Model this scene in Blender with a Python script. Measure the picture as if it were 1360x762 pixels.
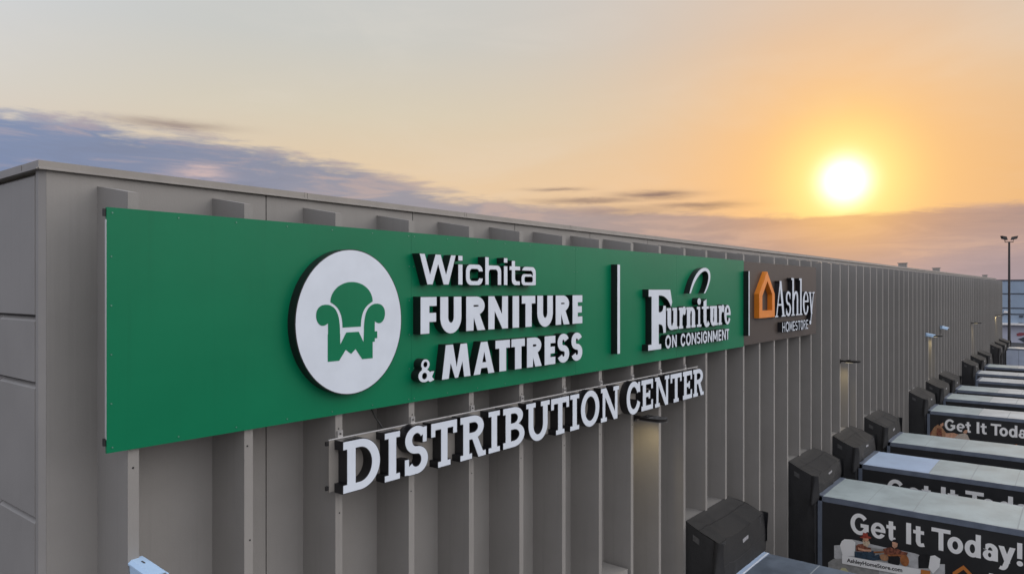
import bpy, math, random
from mathutils import Vector, Matrix
from mathutils.geometry import delaunay_2d_cdt as cdt

random.seed(7)
sc = bpy.context.scene
for o in list(bpy.data.objects):
    bpy.data.objects.remove(o)
COL = sc.collection
R = math.radians

# ------------------------------------------------------------------ camera
GZ = -0.25                                   # level of the yard
HEAD = math.atan(760 / 950)                  # angle between the lens axis and the wall
cd = bpy.data.cameras.new('camera')
cam = bpy.data.objects.new('camera', cd)
COL.objects.link(cam)
cam.location = (0, -7.88, 10.14)
cam.rotation_euler = (R(90), 0, HEAD - R(90))
cd.sensor_width = 36
cd.lens = 950 / 1360 * 36
cd.shift_y = 3 / 1360
cd.clip_end = 6000
sc.camera = cam

# ------------------------------------------------------------------ exposure
sc.view_settings.view_transform = 'Standard'
sc.view_settings.look = 'None'
sc.view_settings.exposure = 0
sc.view_settings.gamma = 1
sc.view_settings.use_curve_mapping = False
try:
    sc.cycles.use_denoising = True
    sc.cycles.sample_clamp_indirect = 4
    sc.cycles.max_bounces = 6
except Exception:
    pass


def lin(r, g, b):
    f = lambda v: v / 255 / 12.92 if v <= 10.3 else ((v / 255 + .055) / 1.055) ** 2.4
    return (f(r), f(g), f(b), 1)


# ------------------------------------------------------------------ sky
SUN_AZ = R(13.71)                            # from +X towards +Y
SUN_EL = R(7.83)
SUN = Vector((math.cos(SUN_EL) * math.cos(SUN_AZ), math.cos(SUN_EL) * math.sin(SUN_AZ), math.sin(SUN_EL)))


class NT:
    """small node-writing helper"""
    def __init__(s, tree):
        s.t = tree

    def n(s, typ, **kw):
        nd = s.t.nodes.new(typ)
        for k, v in kw.items():
            setattr(nd, k, v)
        return nd

    def put(s, sock, v):
        if v is None:
            return
        if hasattr(v, 'links') or isinstance(v, bpy.types.NodeSocket):
            s.t.links.new(v, sock)
        else:
            sock.default_value = v

    def m(s, op, a, b=None, c=None, clamp=False):
        nd = s.n('ShaderNodeMath', operation=op, use_clamp=clamp)
        s.put(nd.inputs[0], a)
        s.put(nd.inputs[1], b)
        s.put(nd.inputs[2], c)
        return nd.outputs[0]

    def mix(s, f, a, b, blend='MIX'):
        nd = s.n('ShaderNodeMixRGB', blend_type=blend)
        s.put(nd.inputs[0], f)
        s.put(nd.inputs[1], a)
        s.put(nd.inputs[2], b)
        return nd.outputs[0]

    def ramp(s, f, stops, interp='LINEAR'):
        nd = s.n('ShaderNodeValToRGB')
        cr = nd.color_ramp
        cr.interpolation = interp
        while len(cr.elements) < len(stops):
            cr.elements.new(.5)
        for e, (p, c) in zip(cr.elements, stops):
            e.position = p
            e.color = c if len(c) == 4 else tuple(c) + (1,)
        s.put(nd.inputs[0], f)
        return nd.outputs[0]

    def smooth(s, v, a, b):
        nd = s.n('ShaderNodeMapRange', interpolation_type='SMOOTHSTEP')
        s.put(nd.inputs[0], v)
        s.put(nd.inputs[1], a)
        s.put(nd.inputs[2], b)
        return nd.outputs[0]

    def noise(s, vec, scale, detail=4, rough=.55, dist=0):
        nd = s.n('ShaderNodeTexNoise')
        s.put(nd.inputs['Vector'], vec)
        nd.inputs['Scale'].default_value = scale
        nd.inputs['Detail'].default_value = detail
        nd.inputs['Roughness'].default_value = rough
        nd.inputs['Distortion'].default_value = dist
        return nd.outputs['Fac']

    def comb(s, x, y, z):
        nd = s.n('ShaderNodeCombineXYZ')
        for i, v in enumerate((x, y, z)):
            s.put(nd.inputs[i], v)
        return nd.outputs[0]


w = bpy.data.worlds.new('World')
sc.world = w
w.use_nodes = True
w.node_tree.nodes.clear()
N = NT(w.node_tree)
tc = N.n('ShaderNodeTexCoord')
nrm = N.n('ShaderNodeVectorMath', operation='NORMALIZE')
N.put(nrm.inputs[0], tc.outputs['Generated'])
D = nrm.outputs[0]
sep = N.n('ShaderNodeSeparateXYZ')
N.put(sep.inputs[0], D)
dx, dy, dz = sep.outputs
el = N.m('MULTIPLY', N.m('ARCSINE', dz), 180 / math.pi)              # degrees above the horizon
# azimuth in degrees measured from the lens heading, positive towards the right
rx = N.m('SUBTRACT', N.m('MULTIPLY', dx, math.sin(HEAD)), N.m('MULTIPLY', dy, math.cos(HEAD)))
fx = N.m('ADD', N.m('MULTIPLY', dx, math.cos(HEAD)), N.m('MULTIPLY', dy, math.sin(HEAD)))
az = N.m('MULTIPLY', N.m('ARCTAN2', rx, fx), 180 / math.pi)
dt = N.n('ShaderNodeVectorMath', operation='DOT_PRODUCT')
N.put(dt.inputs[0], D)
dt.inputs[1].default_value = SUN
ang = N.m('MULTIPLY', N.m('ARCCOSINE', N.m('MINIMUM', dt.outputs['Value'], .9999999)), 180 / math.pi)

# clear-sky colour by elevation (0..90 degrees)
e01 = N.m('DIVIDE', el, 90, clamp=True)
clear = N.ramp(e01, [(0, lin(226, 196, 165)), (.09, lin(232, 203, 166)), (.15, lin(217, 206, 184)), (.21, lin(203, 203, 197)),
                     (.33, lin(200, 205, 210)), (.55, lin(208, 214, 226)), (1, lin(196, 208, 228))])
# the side away from the sun is cooler
away = N.smooth(ang, 30, 105)
clear = N.mix(N.m('MULTIPLY', away, .75), clear, lin(196, 202, 214))
# broad warm glow
g1 = N.m('EXPONENT', N.m('MULTIPLY', N.m('POWER', N.m('DIVIDE', ang, 13.5), 1.35), -1))
clear = N.mix(N.m('MULTIPLY', g1, .9), clear, lin(253, 184, 116))
clear = N.mix(N.m('MULTIPLY', N.m('MULTIPLY', N.smooth(az, 24, 40), N.smooth(el, 18, 7)), .6), clear, lin(226, 172, 112))
# faint high veil
veil = N.noise(N.comb(N.m('MULTIPLY', az, .05), N.m('MULTIPLY', el, .16), 3.0), 1.0, 5, .6, .6)
clear = N.mix(N.m('MULTIPLY', N.smooth(veil, .42, .75), .16), clear, lin(236, 226, 214))

# low cloud bank: its upper edge by azimuth, broken by streaky noise
stre = N.noise(N.comb(N.m('MULTIPLY', az, .12), N.m('MULTIPLY', el, .8), .7), 1.0, 6, .62, .5)
fine = N.noise(N.comb(N.m('MULTIPLY', az, .35), N.m('MULTIPLY', el, 2.4), 5.1), 1.0, 6, .65, .3)
azn = N.m('DIVIDE', N.m('ADD', az, 60), 120, clamp=True)
H = lambda d: (d / 20,) * 3 + (1,)
edge = N.ramp(azn, [(0, H(12.2)), (.2, H(11.9)), (.33, H(11.0)), (.40, H(9.6)), (.45, H(8.0)), (.51, H(6.9)), (.60, H(6.1)), (.68, H(5.6)),
                    (.74, H(5.75)), (1, H(5.9))])
edge = N.m('MULTIPLY', edge, 20)
wob = N.m('ADD', N.m('MULTIPLY', N.m('SUBTRACT', stre, .5), 3.6), N.m('MULTIPLY', N.m('SUBTRACT', fine, .5), 1.5))
near = N.smooth(az, -8, 14)                                                # the edge is calmer towards the sun
wob = N.m('MULTIPLY', wob, N.m('SUBTRACT', 1, N.m('MULTIPLY', near, .52)))
depth_in = N.m('SUBTRACT', N.m('ADD', edge, wob), el)
bank = N.smooth(depth_in, N.m('ADD', -.25, N.m('MULTIPLY', near, .2)), N.m('SUBTRACT', 1.1, N.m('MULTIPLY', near, .55)))
# separate streaks of cloud
blobs = None
for (a0, b0, ra, rb, k) in ((11.4, 7.35, 2.9, .30, .95), (6.2, 7.0, 4.2, .24, .7), (3.6, 7.9, 2.2, .17, .65), (14.8, 6.45, 3.6, .27, .85),
                            (-25.5, 11.75, 3.6, .32, .6), (9.5, 6.2, 5.5, .4, .4)):
    qa = N.m('POWER', N.m('ABSOLUTE', N.m('DIVIDE', N.m('SUBTRACT', az, a0), ra)), 2)
    eb = N.m('ADD', N.m('SUBTRACT', el, b0), N.m('MULTIPLY', N.m('SUBTRACT', fine, .5), .6))
    qb = N.m('POWER', N.m('ABSOLUTE', N.m('DIVIDE', eb, rb)), 2)
    v = N.m('MULTIPLY', N.m('EXPONENT', N.m('MULTIPLY', N.m('ADD', qa, qb), -1)), k)
    blobs = v if blobs is None else N.m('MAXIMUM', blobs, v)
cc = N.ramp(azn, [(0, lin(106, 127, 166)), (.2, lin(112, 131, 168)), (.30, lin(126, 137, 165)), (.42, lin(150, 149, 162)), (.55, lin(168, 152, 152)),
                  (.66, lin(178, 146, 136)), (.76, lin(172, 143, 138)), (1, lin(162, 143, 146))])
low = N.smooth(el, 5.2, .6)
cc = N.mix(N.m('MULTIPLY', low, .62), cc, lin(156, 153, 174))
# the bank's thin upper rim and holes catch warm light
cc = N.mix(N.m('MULTIPLY', N.smooth(stre, .48, .66), .34), cc, lin(222, 184, 162))
cc = N.mix(N.m('MULTIPLY', N.smooth(stre, .5, .33), .18), cc, lin(104, 108, 128))
pink = N.m('EXPONENT', N.m('MULTIPLY', N.m('ADD', N.m('POWER', N.m('ABSOLUTE', N.m('DIVIDE', N.m('ADD', az, 23.5), 1.8)), 2),
                                            N.m('POWER', N.m('ABSOLUTE', N.m('DIVIDE', N.m('SUBTRACT', N.m('ADD', el, N.m('MULTIPLY', N.m('SUBTRACT', fine, .5), 2)), 8.45), .5)), 2)), -1))
cc = N.mix(N.m('MULTIPLY', pink, .8), cc, lin(214, 186, 182))
g2 = N.m('EXPONENT', N.m('MULTIPLY', N.m('POWER', N.m('DIVIDE', ang, 5.2), 2), -1))
cc = N.mix(N.m('MULTIPLY', g2, .8), cc, lin(244, 170, 98))
sky = N.mix(N.m('MULTIPLY', bank, .93), clear, cc)
sky = N.mix(blobs, sky, N.mix(g2, lin(132, 110, 108), lin(215, 155, 95)))
# the sun through thin haze: aureole, then the burnt-out disc; the bank dims its lower side
clearness = N.m('SUBTRACT', 1, N.m('MULTIPLY', bank, .8))
gA = N.m('MULTIPLY', N.m('EXPONENT', N.m('MULTIPLY', N.m('POWER', N.m('DIVIDE', ang, 7.2), 1.7), -1)), clearness)
sky = N.mix(N.m('MULTIPLY', gA, .85), sky, (1.06, .62, .215, 1))
g3 = N.m('MULTIPLY', N.m('EXPONENT', N.m('MULTIPLY', N.m('POWER', N.m('DIVIDE', ang, 4.0), 2.6), -1)), clearness)
sky = N.mix(g3, sky, (1.15, .93, .30, 1))
g4 = N.m('EXPONENT', N.m('MULTIPLY', N.m('POWER', N.m('DIVIDE', ang, 1.5), 2.3), -1))
sky = N.mix(N.m('MULTIPLY', g4, clearness), sky, (2.0, 1.95, 1.75, 1))
# towards zenith and behind the lens, sky brightness added out of frame to light the wall
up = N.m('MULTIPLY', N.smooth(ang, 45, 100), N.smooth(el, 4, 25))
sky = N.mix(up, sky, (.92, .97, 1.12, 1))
toward_boost = N.m('MULTIPLY', N.smooth(N.m('MULTIPLY', dy, -1), .15, .75), N.m('MULTIPLY', N.smooth(el, 2, 14), N.smooth(el, 72, 40)))
sky = N.mix(toward_boost, sky, (1.80, 1.79, 1.86, 1))  # added brightness in the unseen sky the wall faces, to lift its lighting
flank_boost = N.m('MULTIPLY', N.m('MULTIPLY', N.smooth(N.m('MULTIPLY', dy, -1), .16, .4), N.smooth(dx, .25, .6)), N.m('MULTIPLY', N.smooth(el, 1, 8), N.smooth(el, 60, 30)))
sky = N.mix(flank_boost, sky, (2.45, 2.3, 2.2, 1))  # added bright patch right of the frame, to light the rib fronts
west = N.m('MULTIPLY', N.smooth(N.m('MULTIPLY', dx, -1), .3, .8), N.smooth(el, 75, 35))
sky = N.mix(N.m('MULTIPLY', west, .8), sky, (.80, .80, .88, 1))  # unseen sky opposite the sun, level made up to set the rib-side shade
# below the horizon
sky = N.mix(N.smooth(el, -.2, -2), sky, lin(96, 94, 98))

ns = N.n('ShaderNodeTexSky', sky_type='NISHITA')
ns.sun_disc = False
ns.sun_elevation = SUN_EL
ns.sun_rotation = R(90) - SUN_AZ
ns.air_density = 1.0
ns.dust_density = 2.0
bg1 = N.n('ShaderNodeBackground')
N.put(bg1.inputs[0], ns.outputs[0])
bg1.inputs[1].default_value = .06
bg2 = N.n('ShaderNodeBackground')
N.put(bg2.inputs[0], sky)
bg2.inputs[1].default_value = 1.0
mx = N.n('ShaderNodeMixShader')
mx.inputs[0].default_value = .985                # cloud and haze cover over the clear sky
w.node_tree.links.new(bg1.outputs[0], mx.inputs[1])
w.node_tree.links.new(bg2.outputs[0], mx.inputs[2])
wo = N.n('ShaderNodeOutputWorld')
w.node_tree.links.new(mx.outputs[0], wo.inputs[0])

# ------------------------------------------------------------------ sun lamp
sl = bpy.data.lights.new('sun', 'SUN')
sl.energy = 2.0
sl.angle = R(.8)
sl.color = (1, .68, .42)
so = bpy.data.objects.new('sun', sl)
COL.objects.link(so)
so.rotation_euler = (-SUN).to_track_quat('-Z', 'Y').to_euler()
so.location = SUN * 200


# ------------------------------------------------------------------ materials
def mat(name, col, rough=.6, metal=0, var=.12, scale=1.5, bump=0, bscale=60, streak=0, dirt=0, spec=.5, coat=0, each=0):
    m = bpy.data.materials.new(name)
    m.use_nodes = True
    n = NT(m.node_tree)
    bs = m.node_tree.nodes['Principled BSDF']
    t = n.n('ShaderNodeTexCoord').outputs['Object']
    c = tuple(col[:3]) + (1,)
    dark = tuple(v * (1 - var) for v in col[:3]) + (1,)
    lite = tuple(min(1, v * (1 + var)) for v in col[:3]) + (1,)
    f = n.noise(t, scale, 5, .6)
    out = n.mix(n.smooth(f, .3, .7), dark, lite)
    rg = n.m('ADD', rough - .06, n.m('MULTIPLY', f, .12))
    if streak:
        mp = n.n('ShaderNodeMapping')
        n.put(mp.inputs[0], t)
        mp.inputs['Scale'].default_value = (5, 5, .16)
        s2 = n.noise(mp.outputs[0], 1.6, 5, .65)
        out = n.mix(n.m('MULTIPLY', n.smooth(s2, .52, .75), streak), out, tuple(v * .6 for v in col[:3]) + (1,))
        s3 = n.noise(mp.outputs[0], 3.7, 3, .5)
        out = n.mix(n.m('MULTIPLY', n.smooth(s3, .58, .8), streak * .6), out, tuple(min(1, v * 1.35) for v in col[:3]) + (1,))
    if dirt:
        s4 = n.noise(t, 6, 6, .7, .5)
        out = n.mix(n.m('MULTIPLY', n.smooth(s4, .55, .72), dirt), out, tuple(v * .45 for v in col[:3]) + (1,))
    if each:                                     # small tone shift from casting to casting
        rn = n.n('ShaderNodeObjectInfo').outputs['Random']
        k_ = n.m('ADD', 1 - each, n.m('MULTIPLY', rn, 2 * each))
        out = n.mix(1, out, n.comb(k_, k_, k_), 'MULTIPLY')
    n.put(bs.inputs['Base Color'], out)
    n.put(bs.inputs['Roughness'], rg)
    bs.inputs['Metallic'].default_value = metal
    bs.inputs['Specular IOR Level'].default_value = spec
    if coat:
        bs.inputs['Coat Weight'].default_value = coat
        bs.inputs['Coat Roughness'].default_value = .25
    if bump:
        b = n.n('ShaderNodeBump')
        b.inputs['Strength'].default_value = bump
        b.inputs['Distance'].default_value = .02
        n.put(b.inputs['Height'], n.noise(t, bscale, 4, .6))
        n.put(bs.inputs['Normal'], b.outputs[0])
    return m


def emit(name, col, k):
    m = bpy.data.materials.new(name)
    m.use_nodes = True
    bs = m.node_tree.nodes['Principled BSDF']
    bs.inputs['Base Color'].default_value = tuple(col) + (1,)
    bs.inputs['Emission Color'].default_value = tuple(col) + (1,)
    bs.inputs['Emission Strength'].default_value = k
    return m


M = {}
M['wall'] = mat('painted concrete', (.236, .226, .213), .58, var=.05, scale=.8, bump=.12, bscale=45, streak=.22, each=.05)
M['joint'] = mat('joint sealant', (.045, .042, .04), .8)
M['wall_end'] = mat('painted end panels', (.248, .238, .228), .6, var=.05, scale=.9, bump=.1, bscale=40, streak=.1)
M['coping'] = mat('coping metal', (.25, .232, .212), .42, .15, var=.08, scale=2.5, streak=.15)
M['roof'] = mat('roof membrane', (.55, .54, .52), .8, var=.1, dirt=.2)
M['green'] = mat('green sign sheet', (.0, .158, .070), .36, var=.06, scale=.5, spec=.25, streak=.12, bump=.12, bscale=1.6)
M['brown'] = mat('brown sign sheet', (.058, .045, .038), .45, var=.06, scale=.6, streak=.1, spec=.3)
M['edge'] = mat('aluminium sheet edge', (.6, .61, .62), .35, .5, var=.05)
M['black'] = mat('black letter return', (.009, .009, .011), .38, var=.2)
M['bracket'] = mat('black bracket', (.012, .012, .013), .5)
M['white'] = mat('white acrylic face', (.62, .675, .75), .3, var=.03, scale=3)
M['orange'] = mat('orange acrylic', (.72, .22, .018), .35, var=.06)
M['backer'] = mat('sign backer', (.235, .22, .2), .5, var=.05)
M['screw'] = mat('painted screw', (.12, .26, .2), .35, .3)
M['steel'] = mat('zinc fastener', (.55, .55, .55), .35, .8)
M['fabric'] = mat('shelter fabric', (.020, .0205, .022), .6, var=.15, scale=3, bump=.3, bscale=30, dirt=.08)
M['hood'] = mat('shelter hood fabric', (.024, .024, .0242), .68, spec=.2, var=.08, scale=1.4, bump=.3, bscale=30, dirt=.06)
M['seam'] = mat('fabric seam', (.014, .014, .015), .6)
M['patch'] = mat('label patch', (.26, .26, .275), .6, var=.3, scale=30)
M['patch_dark'] = mat('grey patch', (.07, .07, .072), .6, var=.2, scale=20)
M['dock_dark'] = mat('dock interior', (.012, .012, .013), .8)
M['door'] = mat('trailer door', (.5, .51, .52), .45, var=.06)
M['dark_side'] = mat('charcoal trailer side', (.022, .0225, .024), .42, var=.1, scale=1.2)
M['slate_side'] = mat('slate trailer side', (.05, .054, .06), .45, var=.12, scale=1.2)
M['white_side'] = mat('white trailer side', (.40, .46, .58), .4, var=.06, streak=.15)
M['rail'] = mat('aluminium rail', (.2, .235, .30), .4, .45, var=.12, scale=3, dirt=.15)
M['roof_grey'] = mat('translucent roof sheet', (.35, .41, .41), .42, var=.13, scale=.9, dirt=.28)
M['roof_blue'] = mat('metal roof sheet', (.37, .47, .62), .4, var=.06, scale=1.5, dirt=.1)
M['roof_white'] = mat('white roof sheet', (.48, .50, .495), .5, var=.13, scale=.9, dirt=.32)
M['roof_alu'] = mat('dull aluminium roof', (.16, .20, .255), .36, .5, var=.25, scale=1.6, dirt=.2)
M['roof_seam'] = mat('roof bow line', (.29, .325, .33), .5, var=.1)
M['tyre'] = mat('tyre rubber', (.02, .02, .02), .85)
M['rim'] = mat('wheel rim', (.55, .55, .56), .4, .7)
M['print_white'] = mat('white print', (.86, .86, .85), .45, var=.03)
M['print_grey'] = mat('grey print', (.50, .505, .51), .5, var=.14, scale=5)
M['print_mid'] = mat('mid grey print', (.30, .30, .29), .5, var=.16, scale=6)
M['print_red'] = mat('red print', (.33, .055, .035), .5, var=.3, scale=14)
M['print_skin'] = mat('skin print', (.62, .34, .22), .5, var=.25, scale=14)
M['print_beard'] = mat('sandy print', (.60, .48, .34), .5, var=.25, scale=22)
M['print_rust'] = mat('rust print', (.22, .075, .045), .5, var=.6, scale=16)
M['print_blue'] = mat('blue print', (.03, .055, .085), .5, var=.4, scale=14)
M['print_tan'] = mat('tan print', (.40, .21, .11), .5, var=.25, scale=14)
M['print_wood'] = mat('wood print', (.33, .12, .04), .5, var=.35, scale=9)
M['print_black'] = mat('black print', (.012, .012, .014), .5, var=.3, scale=10)
M['print_orange'] = mat('orange print', (.55, .19, .04), .5, var=.05)
M['print_cream'] = mat('cream print', (.52, .45, .38), .5, var=.15, scale=14)
M['print_yellow'] = mat('pale yellow print', (.62, .6, .36), .5, var=.1)
M['lamp_body'] = mat('bronze fixture', (.016, .014, .013), .4, .3, var=.15)
M['lamp_edge'] = mat('light fixture rim', (.10, .10, .105), .4, .3)
M['lens'] = emit('lit lens', (1, .83, .5), 2)
M['cam_white'] = mat('white camera housing', (.46, .64, .86), .3, var=.05)
M['asphalt'] = mat('asphalt', (.05, .05, .052), .9, var=.25, scale=.6, bump=.4, bscale=90, dirt=.25)
M['concrete'] = mat('concrete apron', (.27, .26, .245), .85, var=.12, scale=.7, bump=.2, bscale=50, dirt=.3)
M['paint'] = mat('yellow line paint', (.55, .42, .08), .7, var=.15, dirt=.25)
M['far_blue'] = mat('far blue cladding', (.28, .36, .46), .5, var=.06, scale=.3, streak=.08)
M['far_white'] = mat('far pale cladding', (.46, .48, .57), .5, var=.05, scale=.3)
M['far_line'] = mat('far seam', (.06, .07, .09), .6)
M['far_band'] = mat('far white band', (.8, .78, .76), .5)
M['emblem_red'] = mat('emblem red', (.30, .07, .09), .5)
M['emblem_dark'] = mat('emblem dark', (.04, .05, .07), .5)
M['pole'] = mat('dark bronze pole', (.03, .029, .03), .5, .3)
M['cable'] = mat('black cable', (.015, .015, .015), .6)


# ------------------------------------------------------------------ mesh helpers
class MB:
    """collects shapes, then builds them as one mesh object"""
    def __init__(s):
        s.v, s.f, s.m, s.mats, s.sm = [], [], [], [], []

    def mi(s, m):
        m = M[m] if isinstance(m, str) else m
        if m not in s.mats:
            s.mats.append(m)
        return s.mats.index(m)

    def poly(s, pts, faces, m, smooth=False):
        b = len(s.v)
        s.v += [tuple(p) for p in pts]
        k = s.mi(m)
        for f in faces:
            s.f.append([b + i for i in f])
            s.m.append(k)
            s.sm.append(smooth)

    def box(s, x0, y0, z0, x1, y1, z1, m):
        P = [(x0, y0, z0), (x1, y0, z0), (x1, y1, z0), (x0, y1, z0), (x0, y0, z1), (x1, y0, z1), (x1, y1, z1), (x0, y1, z1)]
        s.poly(P, [(0, 3, 2, 1), (4, 5, 6, 7), (0, 1, 5, 4), (1, 2, 6, 5), (2, 3, 7, 6), (3, 0, 4, 7)], m)

    def prism(s, base, off, m, smooth=False):
        """closed prism: polygon (3-D points, any winding) pushed by a vector"""
        n = len(base)
        a = [Vector(p) for p in base]
        o = Vector(off)
        nv = Vector((0, 0, 0))
        for i in range(n):
            nv += a[i].cross(a[(i + 1) % n])
        if nv.dot(o) > 0:
            a.reverse()
        s.poly(a + [p + o for p in a], [list(range(n)), list(range(2 * n - 1, n - 1, -1))], m)
        s.poly(a + [p + o for p in a], [(i, n + i, n + (i + 1) % n, (i + 1) % n)[::-1] if False else ((i + 1) % n, i, n + i, n + (i + 1) % n) for i in range(n)], m, smooth)

    def tube(s, pts, r, m, n=8, r1=None):
        P = [Vector(p) for p in pts]
        rings = []
        for i, p in enumerate(P):
            d = (P[min(i + 1, len(P) - 1)] - P[max(i - 1, 0)]).normalized()
            u = d.cross(Vector((0, 0, 1)) if abs(d.z) < .9 else Vector((1, 0, 0))).normalized()
            v = d.cross(u)
            rr = r if r1 is None else r + (r1 - r) * i / (len(P) - 1)
            rings.append([p + (u * math.cos(2 * math.pi * k / n) + v * math.sin(2 * math.pi * k / n)) * rr for k in range(n)])
        vs = [q for g in rings for q in g]
        fs = [(i * n + k, i * n + (k + 1) % n, (i + 1) * n + (k + 1) % n, (i + 1) * n + k) for i in range(len(P) - 1) for k in range(n)]
        s.poly(vs, fs, m, True)
        s.poly(rings[0], [list(range(n - 1, -1, -1))], m)
        s.poly(rings[-1], [list(range(n))], m)

    def grid(s, fn, nu, nv, m, smooth=True, flip=False):
        vs = [fn(i / nu, j / nv) for j in range(nv + 1) for i in range(nu + 1)]
        fs = []
        for j in range(nv):
            for i in range(nu):
                a = j * (nu + 1) + i
                q = (a, a + 1, a + nu + 2, a + nu + 1)
                fs.append(q[::-1] if flip else q)
        s.poly(vs, fs, m, smooth)

    def build(s, name, parent=None, shift=None, label=None):
        """shift: the parent's world position when the shapes were written in world coordinates"""
        me = bpy.data.meshes.new(name)
        vs = s.v
        if shift is not None:
            vs = [(a - shift[0], b - shift[1], c - shift[2]) for a, b, c in vs]
        me.from_pydata(vs, [], s.f)
        for m in s.mats:
            me.materials.append(m)
        me.polygons.foreach_set('material_index', s.m)
        me.polygons.foreach_set('use_smooth', s.sm)
        me.update()
        o = bpy.data.objects.new(name, me)
        COL.objects.link(o)
        if parent is not None:
            o.parent = parent
        if label:
            o['label'] = label
        return o


def thing(name, label, cat, loc, group=None):
    o = bpy.data.objects.new(name, None)
    o.empty_display_size = .2
    COL.objects.link(o)
    o.location = loc
    o['label'] = label
    o['category'] = cat
    if group:
        o['group'] = group
    return o


def tag(o, label, cat, group=None):
    o['label'] = label
    o['category'] = cat
    if group:
        o['group'] = group
    return o


def structure(o):
    o['kind'] = 'structure'
    return o


def copy_thing(src, loc, label, group=None):
    def cp(o, par):
        c = o.copy()
        COL.objects.link(c)
        c.parent = par
        for ch in [q for q in bpy.data.objects if q.parent == o]:
            cp(ch, c)
        return c
    kids = [q for q in bpy.data.objects if q.parent == src]
    r = src.copy()
    COL.objects.link(r)
    r.location = loc
    r['label'] = label
    if group:
        r['group'] = group
    for k in kids:
        cp(k, r)
    return r


# ------------------------------------------------------------------ 2-D outlines for lettering
def rect(x0, y0, x1, y1):
    return [(x0, y0), (x1, y0), (x1, y1), (x0, y1)]


def ell(cx, cy, rx_, ry_, a0=0, a1=360, n=44):
    full = abs(a1 - a0) >= 360
    k = n if full else n + 1
    return [(cx + rx_ * math.cos(R(a0 + (a1 - a0) * i / n)), cy + ry_ * math.sin(R(a0 + (a1 - a0) * i / n))) for i in range(k)]


def stroke(pts, sx, sy):
    """pen stroke along a line; sx wide where it runs upright, sy where it runs level"""
    L, Q = [], []
    n = len(pts)
    for i in range(n):
        a, b = pts[max(i - 1, 0)], pts[min(i + 1, n - 1)]
        tx, ty = b[0] - a[0], b[1] - a[1]
        l = math.hypot(tx, ty) or 1
        nx, ny = -ty / l, tx / l
        hw = .5 * math.hypot(sx * nx, sy * ny)
        L.append((pts[i][0] + nx * hw, pts[i][1] + ny * hw))
        Q.append((pts[i][0] - nx * hw, pts[i][1] - ny * hw))
    return L + Q[::-1]


def diag(x0, y0, x1, y1, wd):
    """slanted bar with level ends"""
    return [(x0 - wd / 2, y0), (x0 + wd / 2, y0), (x1 + wd / 2, y1), (x1 - wd / 2, y1)]


def bez(p, n=14):
    r = []
    for i in range(n + 1):
        t = i / n
        a = (1 - t)
        r.append(tuple(a ** 3 * p[0][k] + 3 * a * a * t * p[1][k] + 3 * a * t * t * p[2][k] + t ** 3 * p[3][k] for k in (0, 1)))
    return r


def s_spine(w_, h_, s, t, a0=24, a1=200):
    rx_ = (w_ - s) / 2
    ry_ = (h_ - t) / 4
    cx = w_ / 2
    up = ell(cx, h_ - t / 2 - ry_, rx_ * .97, ry_, a0, 268, 22)
    dn = ell(cx, t / 2 + ry_, rx_, ry_, 88, a1 - 360, 22)
    return up + dn


def resolve(shapes):
    """union / difference in order -> points, triangles, directed boundary edges"""
    vs, fs, sg = [], [], []
    for sign, p in shapes:
        ar = sum(p[i][0] * p[(i + 1) % len(p)][1] - p[(i + 1) % len(p)][0] * p[i][1] for i in range(len(p)))
        q = p if ar > 0 else p[::-1]
        b = len(vs)
        vs += [Vector(v) for v in q]
        fs.append(list(range(b, b + len(q))))
        sg.append(sign)
    ov, oe, of, _, _, orig = cdt(vs, [], fs, 1, 1e-5)
    tris = []
    for f, og in zip(of, orig):
        if og and sg[max(og)] > 0:
            a, b, c = (ov[i] for i in f[:3])
            tris.append(list(f) if (b - a).cross(c - a) > 0 else list(f)[::-1])
    es = set()
    for f in tris:
        for i in range(len(f)):
            es.add((f[i], f[(i + 1) % len(f)]))
    bd = [(a, b) for a, b in es if (b, a) not in es]
    return [tuple(v) for v in ov], tris, bd


def inset(vs, bd, d):
    nxt, prv = {}, {}
    for a, b in bd:
        nxt.setdefault(a, []).append(b)
        prv.setdefault(b, []).append(a)
    out = list(vs)
    for i in nxt:
        acc = Vector((0, 0))
        for a, b in [(i, q) for q in nxt[i]] + [(q, i) for q in prv.get(i, [])]:
            e = Vector(vs[b]) - Vector(vs[a])
            if e.length < 1e-9:
                continue
            e.normalize()
            acc += Vector((-e.y, e.x))
        k = len(nxt[i]) + len(prv.get(i, []))
        acc /= k
        l2 = max(acc.length_squared, .25)
        out[i] = (vs[i][0] + acc.x / l2 * d, vs[i][1] + acc.y / l2 * d)
    return out


def letter(shapes, x, z, yb, yf, parent, shift, face='white', side='black', ins=.007, name='letter', fname='letter_face'):
    """raised letter on a wall facing -Y: dark box with a lit-looking face sheet let into its front"""
    vs, tr, bd = resolve(shapes)
    b = MB()
    b.poly([(x + u, yf, z + v) for u, v in vs], tr, side)
    n = len(vs)
    b.poly([(x + u, yf, z + v) for u, v in vs] + [(x + u, yb, z + v) for u, v in vs], [(q, p, n + p, n + q) for p, q in bd], side)
    o = b.build(name, parent, shift)
    f = MB()
    iv = inset(vs, bd, ins)
    y2 = yf - .004
    f.poly([(x + u, y2, z + v) for u, v in iv], tr, face)
    f.poly([(x + u, y2, z + v) for u, v in iv] + [(x + u, yf - .0005, z + v) for u, v in iv], [(q, p, n + p, n + q) for p, q in bd], face)
    fo = f.build(fname, o)
    fo.location = (0, 0, 0)
    if shift is not None:
        for v in fo.data.vertices:
            v.co -= Vector(shift)
    return o


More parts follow.
